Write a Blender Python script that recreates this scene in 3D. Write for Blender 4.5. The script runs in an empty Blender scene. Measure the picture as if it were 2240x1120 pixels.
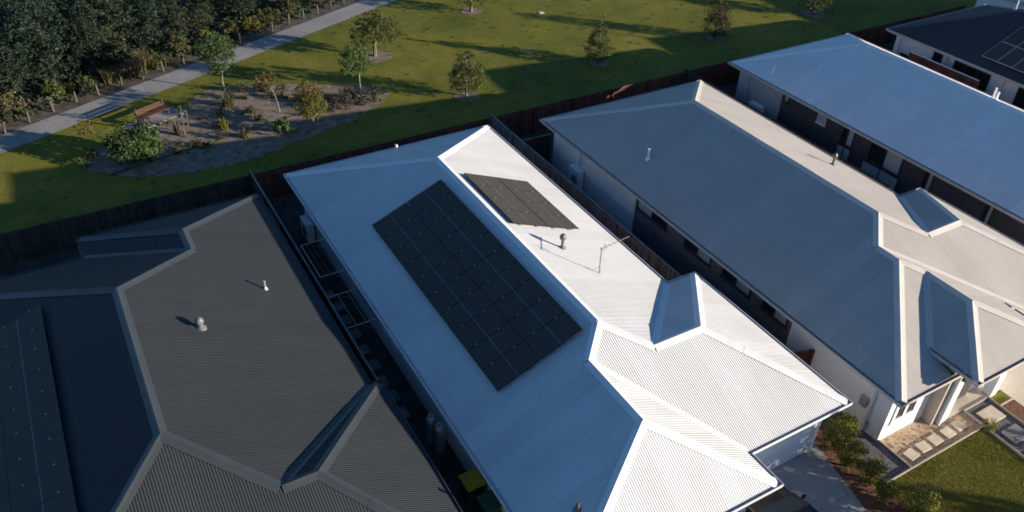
import bpy, bmesh, math, random
from mathutils import Vector, Matrix
random.seed(7)
C = bpy.context.scene.collection
SUN = Vector((0.70, -0.68, 0.203)).normalized()      # towards the sun
ZE = 2.6                                              # eave height
T = math.tan(math.radians(22.5))                      # roof pitch

# ---------------------------------------------------------------- materials
def newmat(name):
    m = bpy.data.materials.new(name); m.use_nodes = True
    nt = m.node_tree; return m, nt, nt.nodes['Principled BSDF']

def N(nt, kind, **kw):
    n = nt.nodes.new(kind)
    for k, v in kw.items(): setattr(n, k, v)
    return n

def vmath(nt, op, a=None, b=None, s=None):
    n = N(nt, 'ShaderNodeVectorMath', operation=op)
    for i, x in ((0, a), (1, b)):
        if x is None: continue
        if isinstance(x, (tuple, list)): n.inputs[i].default_value = x
        else: nt.links.new(x, n.inputs[i])
    if s is not None:
        if isinstance(s, (int, float)): n.inputs['Scale'].default_value = s
        else: nt.links.new(s, n.inputs['Scale'])
    return n

def fmath(nt, op, a, b=0.0):
    n = N(nt, 'ShaderNodeMath', operation=op)
    for i, x in ((0, a), (1, b)):
        if isinstance(x, (int, float)): n.inputs[i].default_value = x
        else: nt.links.new(x, n.inputs[i])
    return n.outputs[0]

def ramp(nt, fac, stops):
    r = N(nt, 'ShaderNodeValToRGB')
    while len(r.color_ramp.elements) < len(stops): r.color_ramp.elements.new(0.5)
    for e, (p, c) in zip(r.color_ramp.elements, stops):
        e.position = p; e.color = (*c, 1)
    nt.links.new(fac, r.inputs[0]); return r.outputs[0]

def noise(nt, scale, detail=4, rough=0.55, vec=None):
    n = N(nt, 'ShaderNodeTexNoise'); n.inputs['Scale'].default_value = scale
    n.inputs['Detail'].default_value = detail; n.inputs['Roughness'].default_value = rough
    if vec is None: vec = N(nt, 'ShaderNodeNewGeometry').outputs['Position']
    nt.links.new(vec, n.inputs['Vector']); return n.outputs['Fac']

def mat_noise(name, stops, scale, rough=0.8, bump=0.0, bscale=None, detail=5, spec=0.3, fine=None):
    m, nt, b = newmat(name)
    col = ramp(nt, noise(nt, scale, detail), stops)
    if fine:                                           # second, finer grain multiplied in
        f = ramp(nt, noise(nt, fine[0], 3, .6), [(.3, (1-fine[1],)*3), (.7, (1+fine[1],)*3)])
        mx = N(nt, 'ShaderNodeMix', data_type='RGBA', blend_type='MULTIPLY'); mx.inputs[0].default_value = 1
        nt.links.new(col, mx.inputs[6]); nt.links.new(f, mx.inputs[7]); col = mx.outputs[2]
    nt.links.new(col, b.inputs['Base Color'])
    b.inputs['Roughness'].default_value = rough; b.inputs['Specular IOR Level'].default_value = spec
    if bump:
        bp = N(nt, 'ShaderNodeBump'); bp.inputs['Distance'].default_value = bump; bp.inputs['Strength'].default_value = 1
        nt.links.new(noise(nt, bscale or scale*4, 5, .65), bp.inputs['Height'])
        nt.links.new(bp.outputs[0], b.inputs['Normal'])
    return m

def plain(name, col, rough=0.5, metal=0.0, var=0.08, spec=0.4):
    m, nt, b = newmat(name)
    c = ramp(nt, noise(nt, 1.7, 4), [(.25, tuple(x*(1-var) for x in col)), (.75, tuple(min(1, x*(1+var)) for x in col))])
    nt.links.new(c, b.inputs['Base Color'])
    b.inputs['Roughness'].default_value = rough; b.inputs['Metallic'].default_value = metal
    b.inputs['Specular IOR Level'].default_value = spec
    return m

def roof_mat(name, col, amp=0.47, rough=0.6, spec=0.14):
    """corrugated painted steel: the wave runs along the eave, bent into the normal analytically"""
    m, nt, b = newmat(name)
    g = N(nt, 'ShaderNodeNewGeometry')
    e = vmath(nt, 'NORMALIZE', vmath(nt, 'CROSS_PRODUCT', g.outputs['True Normal'], (0, 0, 1)).outputs[0])
    u = vmath(nt, 'DOT_PRODUCT', g.outputs['Position'], e.outputs[0]).outputs['Value']
    ph = fmath(nt, 'MULTIPLY', u, 2*math.pi/0.076)
    w = fmath(nt, 'MULTIPLY', fmath(nt, 'COSINE', ph), 1.7)                 # flat-sided wave
    w = fmath(nt, 'MULTIPLY', fmath(nt, 'MAXIMUM', fmath(nt, 'MINIMUM', w, 1.0), -1.0), amp)
    nn = vmath(nt, 'NORMALIZE', vmath(nt, 'ADD', g.outputs['True Normal'], vmath(nt, 'SCALE', e.outputs[0], None, w).outputs[0]).outputs[0])
    nt.links.new(nn.outputs[0], b.inputs['Normal'])
    # sheets 0.76 m wide with slightly different weathering, plus dust streaks down the fall
    sh = fmath(nt, 'FLOOR', fmath(nt, 'DIVIDE', u, 0.762))
    wn = N(nt, 'ShaderNodeTexWhiteNoise', noise_dimensions='1D'); nt.links.new(sh, wn.inputs['W'])
    n1 = noise(nt, 0.5, 5, .6)
    f = fmath(nt, 'ADD', fmath(nt, 'MULTIPLY', wn.outputs['Value'], 0.25), fmath(nt, 'MULTIPLY', n1, 0.75))
    c = ramp(nt, f, [(.25, tuple(x*.90 for x in col)), (.7, tuple(min(1, x*1.06) for x in col))])
    # rain streaks run down the fall; laps between sheets and screw rows every 1.2 m leave faint marks
    vdir = vmath(nt, 'CROSS_PRODUCT', g.outputs['True Normal'], e.outputs[0])
    v = vmath(nt, 'DOT_PRODUCT', g.outputs['Position'], vdir.outputs[0]).outputs['Value']
    cb = N(nt, 'ShaderNodeCombineXYZ'); nt.links.new(fmath(nt, 'MULTIPLY', u, 5.0), cb.inputs[0]); nt.links.new(fmath(nt, 'MULTIPLY', v, .35), cb.inputs[1])
    st = ramp(nt, noise(nt, 1.0, 5, .65, cb.outputs[0]), [(.30, (.94, .935, .93)), (.52, (1, 1, 1))])
    lap = fmath(nt, 'LESS_THAN', fmath(nt, 'FRACT', fmath(nt, 'DIVIDE', u, 0.762)), .018)
    row = fmath(nt, 'MULTIPLY', fmath(nt, 'LESS_THAN', fmath(nt, 'FRACT', fmath(nt, 'DIVIDE', v, 1.2)), .022), fmath(nt, 'LESS_THAN', fmath(nt, 'FRACT', fmath(nt, 'DIVIDE', u, 0.152)), .18))
    k = fmath(nt, 'SUBTRACT', 1.0, fmath(nt, 'ADD', fmath(nt, 'MULTIPLY', lap, .12), fmath(nt, 'MULTIPLY', row, .3)))
    mx = N(nt, 'ShaderNodeMix', data_type='RGBA', blend_type='MULTIPLY'); mx.inputs[0].default_value = 1
    nt.links.new(c, mx.inputs[6]); nt.links.new(st, mx.inputs[7])
    sc_ = vmath(nt, 'SCALE', mx.outputs[2], None, k)
    nt.links.new(sc_.outputs[0], b.inputs['Base Color'])
    b.inputs['Roughness'].default_value = rough; b.inputs['Specular IOR Level'].default_value = spec
    return m

def pv_mat(name, base, line, lw, px, py, rough=.22):
    """solar cells: fine grid from object UV (metres)"""
    m, nt, b = newmat(name)
    uv = N(nt, 'ShaderNodeUVMap'); s = N(nt, 'ShaderNodeSeparateXYZ'); nt.links.new(uv.outputs[0], s.inputs[0])
    def grid(v, p):
        fr = fmath(nt, 'FRACT', fmath(nt, 'DIVIDE', v, p))
        return fmath(nt, 'LESS_THAN', fr, lw/p)
    k = fmath(nt, 'MAXIMUM', grid(s.outputs[0], px), grid(s.outputs[1], py))
    mx = N(nt, 'ShaderNodeMix', data_type='RGBA'); nt.links.new(k, mx.inputs[0])
    mx.inputs[6].default_value = (*base, 1); mx.inputs[7].default_value = (*line, 1)
    nt.links.new(mx.outputs[2], b.inputs['Base Color'])
    b.inputs['Roughness'].default_value = rough; b.inputs['Specular IOR Level'].default_value = .05
    return m

def leaf_mat(name, cols, trans=0.25, rough=.55):
    m, nt, b = newmat(name)
    g = N(nt, 'ShaderNodeNewGeometry')
    n = len(cols)
    c = ramp(nt, g.outputs['Random Per Island'], [(i/max(1, n-1), cc) for i, cc in enumerate(cols)])
    nt.links.new(c, b.inputs['Base Color'])
    b.inputs['Roughness'].default_value = rough; b.inputs['Specular IOR Level'].default_value = .25
    tr = N(nt, 'ShaderNodeBsdfTranslucent'); nt.links.new(c, tr.inputs[0])
    mx = N(nt, 'ShaderNodeMixShader'); mx.inputs[0].default_value = trans
    nt.links.new(b.outputs[0], mx.inputs[1]); nt.links.new(tr.outputs[0], mx.inputs[2])
    nt.links.new(mx.outputs[0], nt.nodes['Material Output'].inputs[0])
    return m

def brick_mat(name, c1, c2, mortar):
    m, nt, b = newmat(name)
    g = N(nt, 'ShaderNodeNewGeometry'); s = N(nt, 'ShaderNodeSeparateXYZ'); nt.links.new(g.outputs['Position'], s.inputs[0])
    cb = N(nt, 'ShaderNodeCombineXYZ'); nt.links.new(fmath(nt, 'ADD', s.outputs[0], s.outputs[1]), cb.inputs[0]); nt.links.new(s.outputs[2], cb.inputs[1])
    t = N(nt, 'ShaderNodeTexBrick'); nt.links.new(cb.outputs[0], t.inputs['Vector'])
    t.inputs['Scale'].default_value = 1; t.inputs['Brick Width'].default_value = .24; t.inputs['Row Height'].default_value = .086
    t.inputs['Mortar Size'].default_value = .008
    t.inputs['Color1'].default_value = (*c1, 1); t.inputs['Color2'].default_value = (*c2, 1); t.inputs['Mortar'].default_value = (*mortar, 1)
    nt.links.new(t.outputs[0], b.inputs['Base Color']); b.inputs['Roughness'].default_value = .85
    return m

M = {}
M['roof_white'] = roof_mat('white_corrugated_steel', (.625, .625, .605))
M['roof_grey'] = roof_mat('shale_corrugated_steel', (.46, .425, .38))
M['roof_pale'] = roof_mat('pale_corrugated_steel', (.86, .82, .78))
M['roof_darkened'] = roof_mat('darkened_corrugated_steel', (.036, .042, .045), amp=.40)  # left-side darkening is put into this colour, below the roof's own grey
M['roof_black'] = roof_mat('black_corrugated_steel', (.05, .05, .055), amp=.4)
M['cap_white'] = plain('white_flashing', (.74, .735, .715), .4)
M['cap_grey'] = plain('shale_flashing', (.58, .53, .47), .4)
M['cap_pale'] = plain('pale_flashing', (.82, .81, .80), .4)
M['cap_dark'] = plain('dark_flashing', (.046, .052, .056), .4)
M['cap_black'] = plain('black_flashing', (.075, .075, .08), .4)
M['gut_white'] = plain('white_gutter_paint', (.72, .69, .67), .35)
M['gut_grey'] = plain('grey_gutter_paint', (.50, .46, .43), .35)
M['gut_brown'] = plain('brown_gutter_paint', (.13, .10, .085), .35)
M['gut_dark'] = plain('dark_gutter_paint', (.09, .09, .09), .35)
M['soffit'] = plain('soffit_board', (.55, .54, .52), .7)
M['wall_white'] = mat_noise('white_render', [(.3, (.78, .77, .75)), (.7, (.86, .85, .82))], 1.2, .85, .004, 40)
M['wall_grey'] = mat_noise('grey_render', [(.3, (.36, .36, .37)), (.7, (.43, .43, .43))], 1.2, .85, .004, 40)
M['wall_taupe'] = mat_noise('taupe_render', [(.3, (.40, .35, .30)), (.7, (.47, .41, .36))], 1.2, .85, .004, 40)
M['wall_cream'] = mat_noise('cream_render', [(.3, (.62, .55, .45)), (.7, (.72, .65, .55))], 1.2, .85, .004, 40)
M['brick_dark'] = brick_mat('dark_face_brick', (.045, .04, .045), (.07, .06, .06), (.08, .075, .07))
M['brick_brown'] = brick_mat('mauve_face_brick', (.17, .145, .14), (.12, .105, .11), (.16, .15, .14))
M['glass'] = plain('window_glass', (.02, .025, .03), .06, spec=.6)
M['blind'] = plain('pale_window_blind', (.42, .43, .45), .25, spec=.5)
M['frame_white'] = plain('white_aluminium', (.7, .7, .69), .4)
M['frame_dark'] = plain('dark_aluminium', (.05, .05, .055), .4)
M['pv'] = pv_mat('black_solar_cells', (.068, .063, .055), (.10, .094, .085), .006, .158, .079, .5)
M['pv_frame'] = plain('black_anodised_frame', (.022, .023, .028), .4)
M['pv_rim'] = plain('silver_anodised_frame', (.52, .52, .54), .4, .0)
M['pv_line'] = plain('pale_busbar_line', (.24, .24, .25), .4)
M['clamp'] = plain('silver_clamp', (.30, .30, .32), .45, .3)
M['pvc'] = plain('white_pvc', (.78, .78, .78), .35)
M['galv'] = plain('galvanised_metal', (.42, .42, .43), .4, .6)
M['galv_mid'] = plain('darkened_galvanised_metal', (.15, .15, .155), .55, .3)  # toned down: left-side darkening is put into the vent metal's colour
M['galv_dark'] = plain('dull_metal', (.16, .14, .13), .5, .4)
M['timber_red'] = mat_noise('red_stained_timber', [(.3, (.085, .032, .023)), (.7, (.15, .052, .036))], 3, .8, fine=(25, .25))
M['timber_brown'] = mat_noise('weathered_brown_timber', [(.3, (.035, .028, .025)), (.7, (.07, .055, .048))], 3, .85, fine=(25, .3))
M['timber_mid'] = mat_noise('faded_brown_timber', [(.3, (.13, .10, .085)), (.7, (.22, .175, .15))], 3, .85, fine=(25, .3))
M['timber_pale'] = mat_noise('grey_weathered_timber', [(.3, (.05, .042, .034)), (.7, (.11, .09, .07))], 5, .85)
def board_vary(m):
    nt = m.node_tree; b = nt.nodes['Principled BSDF']; src = b.inputs['Base Color'].links[0].from_socket
    g = N(nt, 'ShaderNodeNewGeometry'); r = ramp(nt, g.outputs['Random Per Island'], [(0, (.62, .62, .64)), (.5, (1, 1, 1)), (1, (1.35, 1.32, 1.28))])
    mx = N(nt, 'ShaderNodeMix', data_type='RGBA', blend_type='MULTIPLY'); mx.inputs[0].default_value = 1
    nt.links.new(src, mx.inputs[6]); nt.links.new(r, mx.inputs[7]); nt.links.new(mx.outputs[2], b.inputs['Base Color'])
for k_ in ('timber_red', 'timber_brown', 'timber_mid'): board_vary(M[k_])
M['timber_bench'] = mat_noise('oiled_bench_timber', [(.3, (.055, .025, .018)), (.7, (.095, .042, .027))], 4, .6)
M['bark'] = mat_noise('grey_bark', [(.3, (.13, .11, .09)), (.7, (.26, .23, .19))], 9, .9)
M['bark_dark'] = mat_noise('dark_bark', [(.3, (.03, .026, .022)), (.7, (.065, .055, .045))], 9, .9)
M['concrete'] = mat_noise('plain_concrete', [(.3, (.25, .255, .26)), (.7, (.34, .335, .33))], .9, .85, .003, 40, fine=(9, .12))
M['concrete_cream'] = mat_noise('cream_concrete', [(.3, (.48, .42, .35)), (.7, (.56, .5, .42))], .9, .85, .003, 40, fine=(9, .08))
M['path'] = mat_noise('footpath_concrete', [(.3, (.23, .222, .21)), (.7, (.32, .308, .285))], .45, .85, .004, 30, fine=(7, .14))
M['paver'] = mat_noise('sandstone_paver', [(.3, (.55, .45, .34)), (.7, (.68, .58, .46))], 3, .8, .004, 30)
M['paver_grey'] = mat_noise('grey_paver', [(.3, (.16, .165, .16)), (.7, (.24, .24, .24))], 3, .8, .004, 30)
M['steel_edge'] = plain('pale_edging_board', (.36, .31, .26), .7)
M['black_paint'] = plain('black_car_paint', (.010, .010, .013), .22, .0, spec=.45)
M['rubber'] = plain('black_rubber', (.02, .02, .02), .8)
M['bin_body'] = plain('dark_green_plastic', (.02, .035, .028), .5)
M['lid_yellow'] = plain('yellow_plastic', (.50, .36, .03), .5)
M['lid_green'] = plain('green_plastic', (.03, .15, .07), .5)
M['chrome'] = plain('bright_trim', (.7, .7, .7), .15, 1)
M['red_lens'] = plain('red_lamp_lens', (.3, .02, .02), .2)

def grass_mat(name, stops):
    m, nt, b = newmat(name)
    big = noise(nt, .16, 5, .62); mid = noise(nt, 1.7, 4, .6); fin = noise(nt, 34, 3, .7)
    f = fmath(nt, 'ADD', fmath(nt, 'MULTIPLY', big, .62), fmath(nt, 'ADD', fmath(nt, 'MULTIPLY', mid, .22), fmath(nt, 'MULTIPLY', fin, .18)))
    base = ramp(nt, f, stops)
    dry = ramp(nt, fmath(nt, 'ADD', fmath(nt, 'MULTIPLY', noise(nt, .55, 6, .68), .75), fmath(nt, 'MULTIPLY', fin, .25)), [(.54, (0, 0, 0)), (.66, (.55, .55, .55))])
    mx = N(nt, 'ShaderNodeMix', data_type='RGBA'); nt.links.new(dry, mx.inputs[0]); nt.links.new(base, mx.inputs[6]); mx.inputs[7].default_value = (.25, .20, .075, 1)
    nt.links.new(mx.outputs[2], b.inputs['Base Color'])
    b.inputs['Roughness'].default_value = .9; b.inputs['Specular IOR Level'].default_value = .1
    bp = N(nt, 'ShaderNodeBump'); bp.inputs['Distance'].default_value = .05; bp.inputs['Strength'].default_value = .8
    h = fmath(nt, 'ADD', fmath(nt, 'MULTIPLY', noise(nt, 22, 4, .7), .55), fmath(nt, 'MULTIPLY', noise(nt, 5, 4, .6), .5))
    nt.links.new(h, bp.inputs['Height']); nt.links.new(bp.outputs[0], b.inputs['Normal'])
    return m
M['lawn'] = grass_mat('park_grass', [(.36, (.075, .095, .018)), (.48, (.130, .140, .022)), (.58, (.185, .172, .027)), (.68, (.25, .20, .042))])
M['front_lawn'] = grass_mat('front_yard_grass', [(.34, (.06, .08, .014)), (.48, (.13, .135, .02)), (.60, (.16, .14, .024)), (.72, (.22, .17, .045))])
M['mulch'] = mat_noise('bark_mulch', [(.25, (.11, .085, .06)), (.5, (.21, .17, .125)), (.75, (.32, .27, .205))], 2.2, .95, .05, 16, fine=(14, .35))
M['mulch_red'] = mat_noise('red_bark_mulch', [(.3, (.09, .04, .025)), (.7, (.22, .11, .07))], 9, .95, .04, 22, fine=(30, .4))
M['litter'] = mat_noise('leaf_litter', [(.3, (.05, .042, .032)), (.6, (.12, .10, .078)), (.8, (.19, .165, .13))], 1.6, .95, .06, 10, fine=(12, .4))
M['soil'] = mat_noise('dark_side_yard_soil', [(.3, (.04, .038, .033)), (.7, (.085, .08, .068))], 1.3, .95, .03, 18, fine=(20, .3))
M['sand'] = mat_noise('sandy_gravel', [(.25, (.30, .20, .13)), (.5, (.44, .33, .23)), (.75, (.55, .44, .32))], 3.5, .95, .03, 26, fine=(30, .3))
M['pebble'] = mat_noise('dark_pebbles', [(.3, (.06, .06, .068)), (.6, (.15, .15, .16)), (.8, (.30, .29, .28))], 13, .8, .04, 24)

M['lf_forest'] = leaf_mat('dark_bush_leaves', [(.010, .022, .016), (.022, .040, .026), (.034, .050, .028), (.016, .032, .022)], .2)
M['lf_forest_b'] = leaf_mat('olive_bush_leaves', [(.018, .032, .017), (.032, .048, .024), (.045, .056, .027), (.024, .038, .02)], .2)
M['lf_olive'] = leaf_mat('olive_shrub_leaves', [(.04, .05, .018), (.09, .095, .03), (.12, .11, .04)], .25)
M['lf_green'] = leaf_mat('fresh_green_leaves', [(.045, .09, .03), (.08, .14, .045), (.12, .18, .05)], .3)
M['lf_deep'] = leaf_mat('deep_green_leaves', [(.025, .055, .018), (.05, .085, .025), (.085, .12, .035)], .25)
M['lf_yellow'] = leaf_mat('yellow_green_leaves', [(.07, .09, .02), (.14, .14, .03), (.19, .15, .035)], .3)
M['lf_autumn'] = leaf_mat('orange_autumn_leaves', [(.13, .085, .025), (.17, .11, .03), (.10, .09, .025)], .3)
M['lf_mid'] = leaf_mat('mid_green_leaves', [(.04, .055, .018), (.085, .10, .028), (.12, .125, .035)], .25)
M['lf_dark'] = leaf_mat('dark_green_leaves', [(.018, .025, .010), (.05, .05, .018), (.075, .065, .022)], .2)
M['lf_grey'] = leaf_mat('dull_purple_green_leaves', [(.03, .032, .022), (.06, .055, .038), (.085, .08, .05)], .2)
M['lf_straw'] = leaf_mat('dry_straw_blades', [(.10, .085, .04), (.18, .15, .075), (.13, .12, .05)], .3)
M['lf_grass'] = leaf_mat('grass_blade_green', [(.12, .14, .02), (.22, .21, .035), (.32, .27, .06), (.17, .18, .03)], .3)
M['lf_front'] = leaf_mat('front_garden_leaves', [(.08, .095, .018), (.20, .195, .03), (.29, .26, .05)], .3)

# ---------------------------------------------------------------- mesh helpers
class MB:
    def __init__(s): s.v = []; s.f = []; s.m = []; s.uv = None
    def face(s, pts, mi=0):
        b = len(s.v); s.v += [tuple(p) for p in pts]; s.f.append(list(range(b, b+len(pts)))); s.m.append(mi)
    def box(s, c, d, mi=0, rot=None):
        hx, hy, hz = d[0]/2, d[1]/2, d[2]/2
        pts = [Vector((x*hx, y*hy, z*hz)) for z in (-1, 1) for y in (-1, 1) for x in (-1, 1)]
        if rot is not None: pts = [rot @ p for p in pts]
        c = Vector(c); b = len(s.v); s.v += [tuple(p+c) for p in pts]
        for q in ((0, 2, 3, 1), (4, 5, 7, 6), (0, 1, 5, 4), (2, 6, 7, 3), (0, 4, 6, 2), (1, 3, 7, 5)):
            s.f.append([b+i for i in q]); s.m.append(mi)
    def tube(s, path, rad, n=8, mi=0, cap=True):
        path = [Vector(p) for p in path]
        rad = rad if isinstance(rad, (list, tuple)) else [rad]*len(path)
        rings = []
        for i, p in enumerate(path):
            d = (path[min(i+1, len(path)-1)]-path[max(i-1, 0)]).normalized()
            a = d.orthogonal().normalized(); b_ = d.cross(a)
            if i and rings:                                   # keep the frame from twisting
                pa = prev - d*prev.dot(d)
                if pa.length > 1e-5: a = pa.normalized(); b_ = d.cross(a)
            prev = a
            base = len(s.v)
            for k in range(n):
                t = 2*math.pi*k/n; s.v.append(tuple(p+(a*math.cos(t)+b_*math.sin(t))*rad[i]))
            rings.append(base)
        for r0, r1 in zip(rings, rings[1:]):
            for k in range(n):
                s.f.append([r0+k, r0+(k+1) % n, r1+(k+1) % n, r1+k]); s.m.append(mi)
        if cap:
            s.f.append([rings[0]+k for k in reversed(range(n))]); s.m.append(mi)
            s.f.append([rings[-1]+k for k in range(n)]); s.m.append(mi)
    def lathe(s, prof, c, n=16, mi=0):
        c = Vector(c); base = []
        for r, z in prof:
            base.append(len(s.v))
            for k in range(n):
                t = 2*math.pi*k/n; s.v.append((c.x+r*math.cos(t), c.y+r*math.sin(t), c.z+z))
        for b0, b1 in zip(base, base[1:]):
            for k in range(n): s.f.append([b0+k, b0+(k+1) % n, b1+(k+1) % n, b1+k]); s.m.append(mi)
        s.f.append([base[-1]+k for k in range(n)]); s.m.append(mi)
        s.f.append([base[0]+k for k in reversed(range(n))]); s.m.append(mi)
    def build(s, name, mats, parent=None, smooth=False, bevel=0):
        me = bpy.data.meshes.new(name); me.from_pydata(s.v, [], s.f)
        for m in (mats if isinstance(mats, (list, tuple)) else [mats]): me.materials.append(m)
        me.polygons.foreach_set('material_index', s.m)
        if smooth: me.polygons.foreach_set('use_smooth', [True]*len(s.f))
        me.update()
        o = bpy.data.objects.new(name, me); C.objects.link(o)
        if parent is not None:
            o.parent = parent; o.matrix_parent_inverse = Matrix.Translation(-parent.location) if parent.type == 'EMPTY' and parent.parent is None else Matrix()
        if bevel:
            mod = o.modifiers.new('bevel', 'BEVEL'); mod.width = bevel; mod.segments = 2; mod.limit_method = 'ANGLE'
        return o

def thing(name, loc, label, cat, group=None):
    o = bpy.data.objects.new(name, None); o.empty_display_size = .2; C.objects.link(o); o.location = loc
    o['label'] = label; o['category'] = cat
    if group: o['group'] = group
    return o
def tag(o, label, cat, group=None):
    o['label'] = label; o['category'] = cat
    if group: o['group'] = group
    return o
def structure(name, pts, mat, z):
    mb = MB(); mb.face([(x, y, z) for x, y in pts]); o = mb.build(name, mat); o['kind'] = 'structure'
    if o.data.polygons[0].normal.z < 0: o.data.flip_normals()
    return o
def copy_tree(o, parent=None):
    c = o.copy(); C.objects.link(c)
    if parent is not None: c.parent = parent
    for ch in [x for x in C.objects if x.parent == o]: copy_tree(ch, c)
    return c

# ---------------------------------------------------------------- roofs
class Wing:
    """hip roof over a rectangle; sides with slope None are open (buried in another wing)"""
    def __init__(s, x0, x1, y0, y1, l=T, r=T, f=T, b=T, ze=ZE):
        s.x0, s.x1, s.y0, s.y1, s.ze = x0, x1, y0, y1, ze
        s.pl = []                                       # z = a x + b y + c
        if l: s.pl.append((l, 0., ze-l*x0))
        if r: s.pl.append((-r, 0., ze+r*x1))
        if f: s.pl.append((0., f, ze-f*y0))
        if b: s.pl.append((0., -b, ze+b*y1))
    def inside(s, x, y, e=0): return s.x0-e <= x <= s.x1+e and s.y0-e <= y <= s.y1+e
    def top(s, x, y):
        if not s.inside(x, y): return -9, None
        best = min(((a*x+b*y+c), (round(a, 4), round(b, 4), round(c, 3))) for a, b, c in s.pl)
        return best

def clip(poly, a, b, c):
    """keep a x + b y + c >= 0"""
    out = []
    for i in range(len(poly)):
        p, q = poly[i], poly[(i+1) % len(poly)]
        dp, dq = a*p[0]+b*p[1]+c, a*q[0]+b*q[1]+c
        if dp >= 0: out.append(p)
        if (dp > 0 and dq < 0) or (dp < 0 and dq > 0):
            t = dp/(dp-dq); out.append((p[0]+(q[0]-p[0])*t, p[1]+(q[1]-p[1])*t))
    return out
def area(p): return abs(sum(p[i][0]*p[(i+1) % len(p)][1]-p[(i+1) % len(p)][0]*p[i][1] for i in range(len(p))))/2 if len(p) > 2 else 0

def roof_faces(wings):
    faces = []
    for i, w in enumerate(wings):
        for pl in w.pl:
            poly = [(w.x0, w.y0), (w.x1, w.y0), (w.x1, w.y1), (w.x0, w.y1)]
            for q in w.pl:
                if q is not pl: poly = clip(poly, q[0]-pl[0], q[1]-pl[1], q[2]-pl[2]+1e-9)
            pieces = [poly] if area(poly) > 1e-4 else []
            for j, o in enumerate(wings):
                if j == i: continue
                eps = 1e-4 if j < i else -1e-4            # ties go to the earlier wing
                hp = [(1, 0, -o.x0), (-1, 0, o.x1), (0, 1, -o.y0), (0, -1, o.y1)]
                hp += [(q[0]-pl[0], q[1]-pl[1], q[2]-pl[2]+eps) for q in o.pl]
                nxt = []
                for p in pieces:
                    rest = p
                    for a, b, c in hp:                    # parts outside the region survive
                        outp = clip(rest, -a, -b, -c)
                        if area(outp) > 1e-3: nxt.append(outp)
                        rest = clip(rest, a, b, c)
                        if area(rest) < 1e-3: break
                pieces = nxt
            faces += [(pl, p) for p in pieces]
    return faces

def roof_edges(wings):
    """ridges, hips and valleys: places where two planes meet on top"""
    def top(x, y): return max((w.top(x, y) for w in wings), key=lambda t: t[0])
    planes = {}
    for w in wings:
        for a, b, c in w.pl: planes[(round(a, 4), round(b, 4), round(c, 3))] = (a, b, c)
    X0 = min(w.x0 for w in wings); X1 = max(w.x1 for w in wings); Y0 = min(w.y0 for w in wings); Y1 = max(w.y1 for w in wings)
    ks = list(planes); segs = []
    for i in range(len(ks)):
        for j in range(i):
            p, q = planes[ks[i]], planes[ks[j]]
            a, b, c = p[0]-q[0], p[1]-q[1], p[2]-q[2]
            L = math.hypot(a, b)
            if L < 1e-4: continue
            nx, ny = a/L, b/L; dx, dy = -ny, nx
            px, py = -c*a/L/L, -c*b/L/L
            t0 = (X0+X1)/2*dx+(Y0+Y1)/2*dy-(px*dx+py*dy); R = (X1-X0)+(Y1-Y0)
            cur = None; n = int(2*R/.06)
            for k in range(n+1):
                t = t0-R+k*.06; x, y = px+dx*t, py+dy*t
                A = top(x+nx*.03, y+ny*.03)[1]; B = top(x-nx*.03, y-ny*.03)[1]
                ok = A is not None and B is not None and {A, B} == {ks[i], ks[j]}
                if ok:
                    if cur is None: cur = [t, t]
                    cur[1] = t
                if (not ok or k == n) and cur:
                    if cur[1]-cur[0] > .25:
                        P = [Vector((px+dx*u, py+dy*u, p[0]*(px+dx*u)+p[1]*(py+dy*u)+p[2])) for u in (cur[0]-.04, cur[1]+.04)]
                        x, y = (P[0].x+P[1].x)/2, (P[0].y+P[1].y)/2
                        mid = (P[0].z+P[1].z)/2
                        convex = top(x+nx*.03, y+ny*.03)[0]+top(x-nx*.03, y-ny*.03)[0] < 2*mid
                        segs.append((P[0], P[1], p, q, convex))
                    cur = None
    return segs

def build_roof(house, wings, mat, capmat, cw=.19):
    mb = MB()
    for (a, b, c), poly in roof_faces(wings):
        pts = [Vector((x, y, a*x+b*y+c)) for x, y in poly]
        clean = [p for i, p in enumerate(pts) if (p-pts[i-1]).length > 1e-3]
        if len(clean) < 3: continue
        n = sum(((clean[i]-clean[0]).cross(clean[(i+1) % len(clean)]-clean[0]) for i in range(len(clean))), Vector())
        if n.z < 0: clean.reverse()
        mb.face(clean)
    roof = mb.build('roof', mat, house)
    cb = MB()
    for P, Q, p, q, convex in roof_edges(wings):
        e = (Q-P).normalized(); sides = []
        for pl in (p, q):
            n = Vector((-pl[0], -pl[1], 1)).normalized(); t = n.cross(e).normalized()
            if convex == (t.z > 0): t = -t                   # ridges: downhill, valleys: uphill
            sides.append((n, t))
        w = cw if convex else .13; hgt = .03 if convex else .006
        up = Vector((0, 0, 1))
        (n1, t1), (n2, t2) = sides
        def row(X): return [X+t1*w+n1*.004, X+t1*w+n1*hgt*.55, X+t1*w*.35+n1*hgt, X+up*(hgt*1.7 if convex else .004), X+t2*w*.35+n2*hgt, X+t2*w+n2*hgt*.55, X+t2*w+n2*.004]
        nseg = max(1, round((Q-P).length/1.9)) if convex else 1
        for i in range(nseg):
            up_ = Vector((0, 0, .006 if i % 2 else 0))
            r0 = [v+up_ for v in row(P.lerp(Q, max(0, i/nseg-(.03 if i % 2 else 0))))]; r1 = [v+up_ for v in row(P.lerp(Q, min(1, (i+1)/nseg+(.03 if i % 2 else 0))))]
            for k in range(6): cb.face([r0[k], r0[k+1], r1[k+1], r1[k]])
            if i % 2: cb.face(r0); cb.face(list(reversed(r1)))
    cb.build('ridge_capping', capmat, roof)
    return roof

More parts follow.
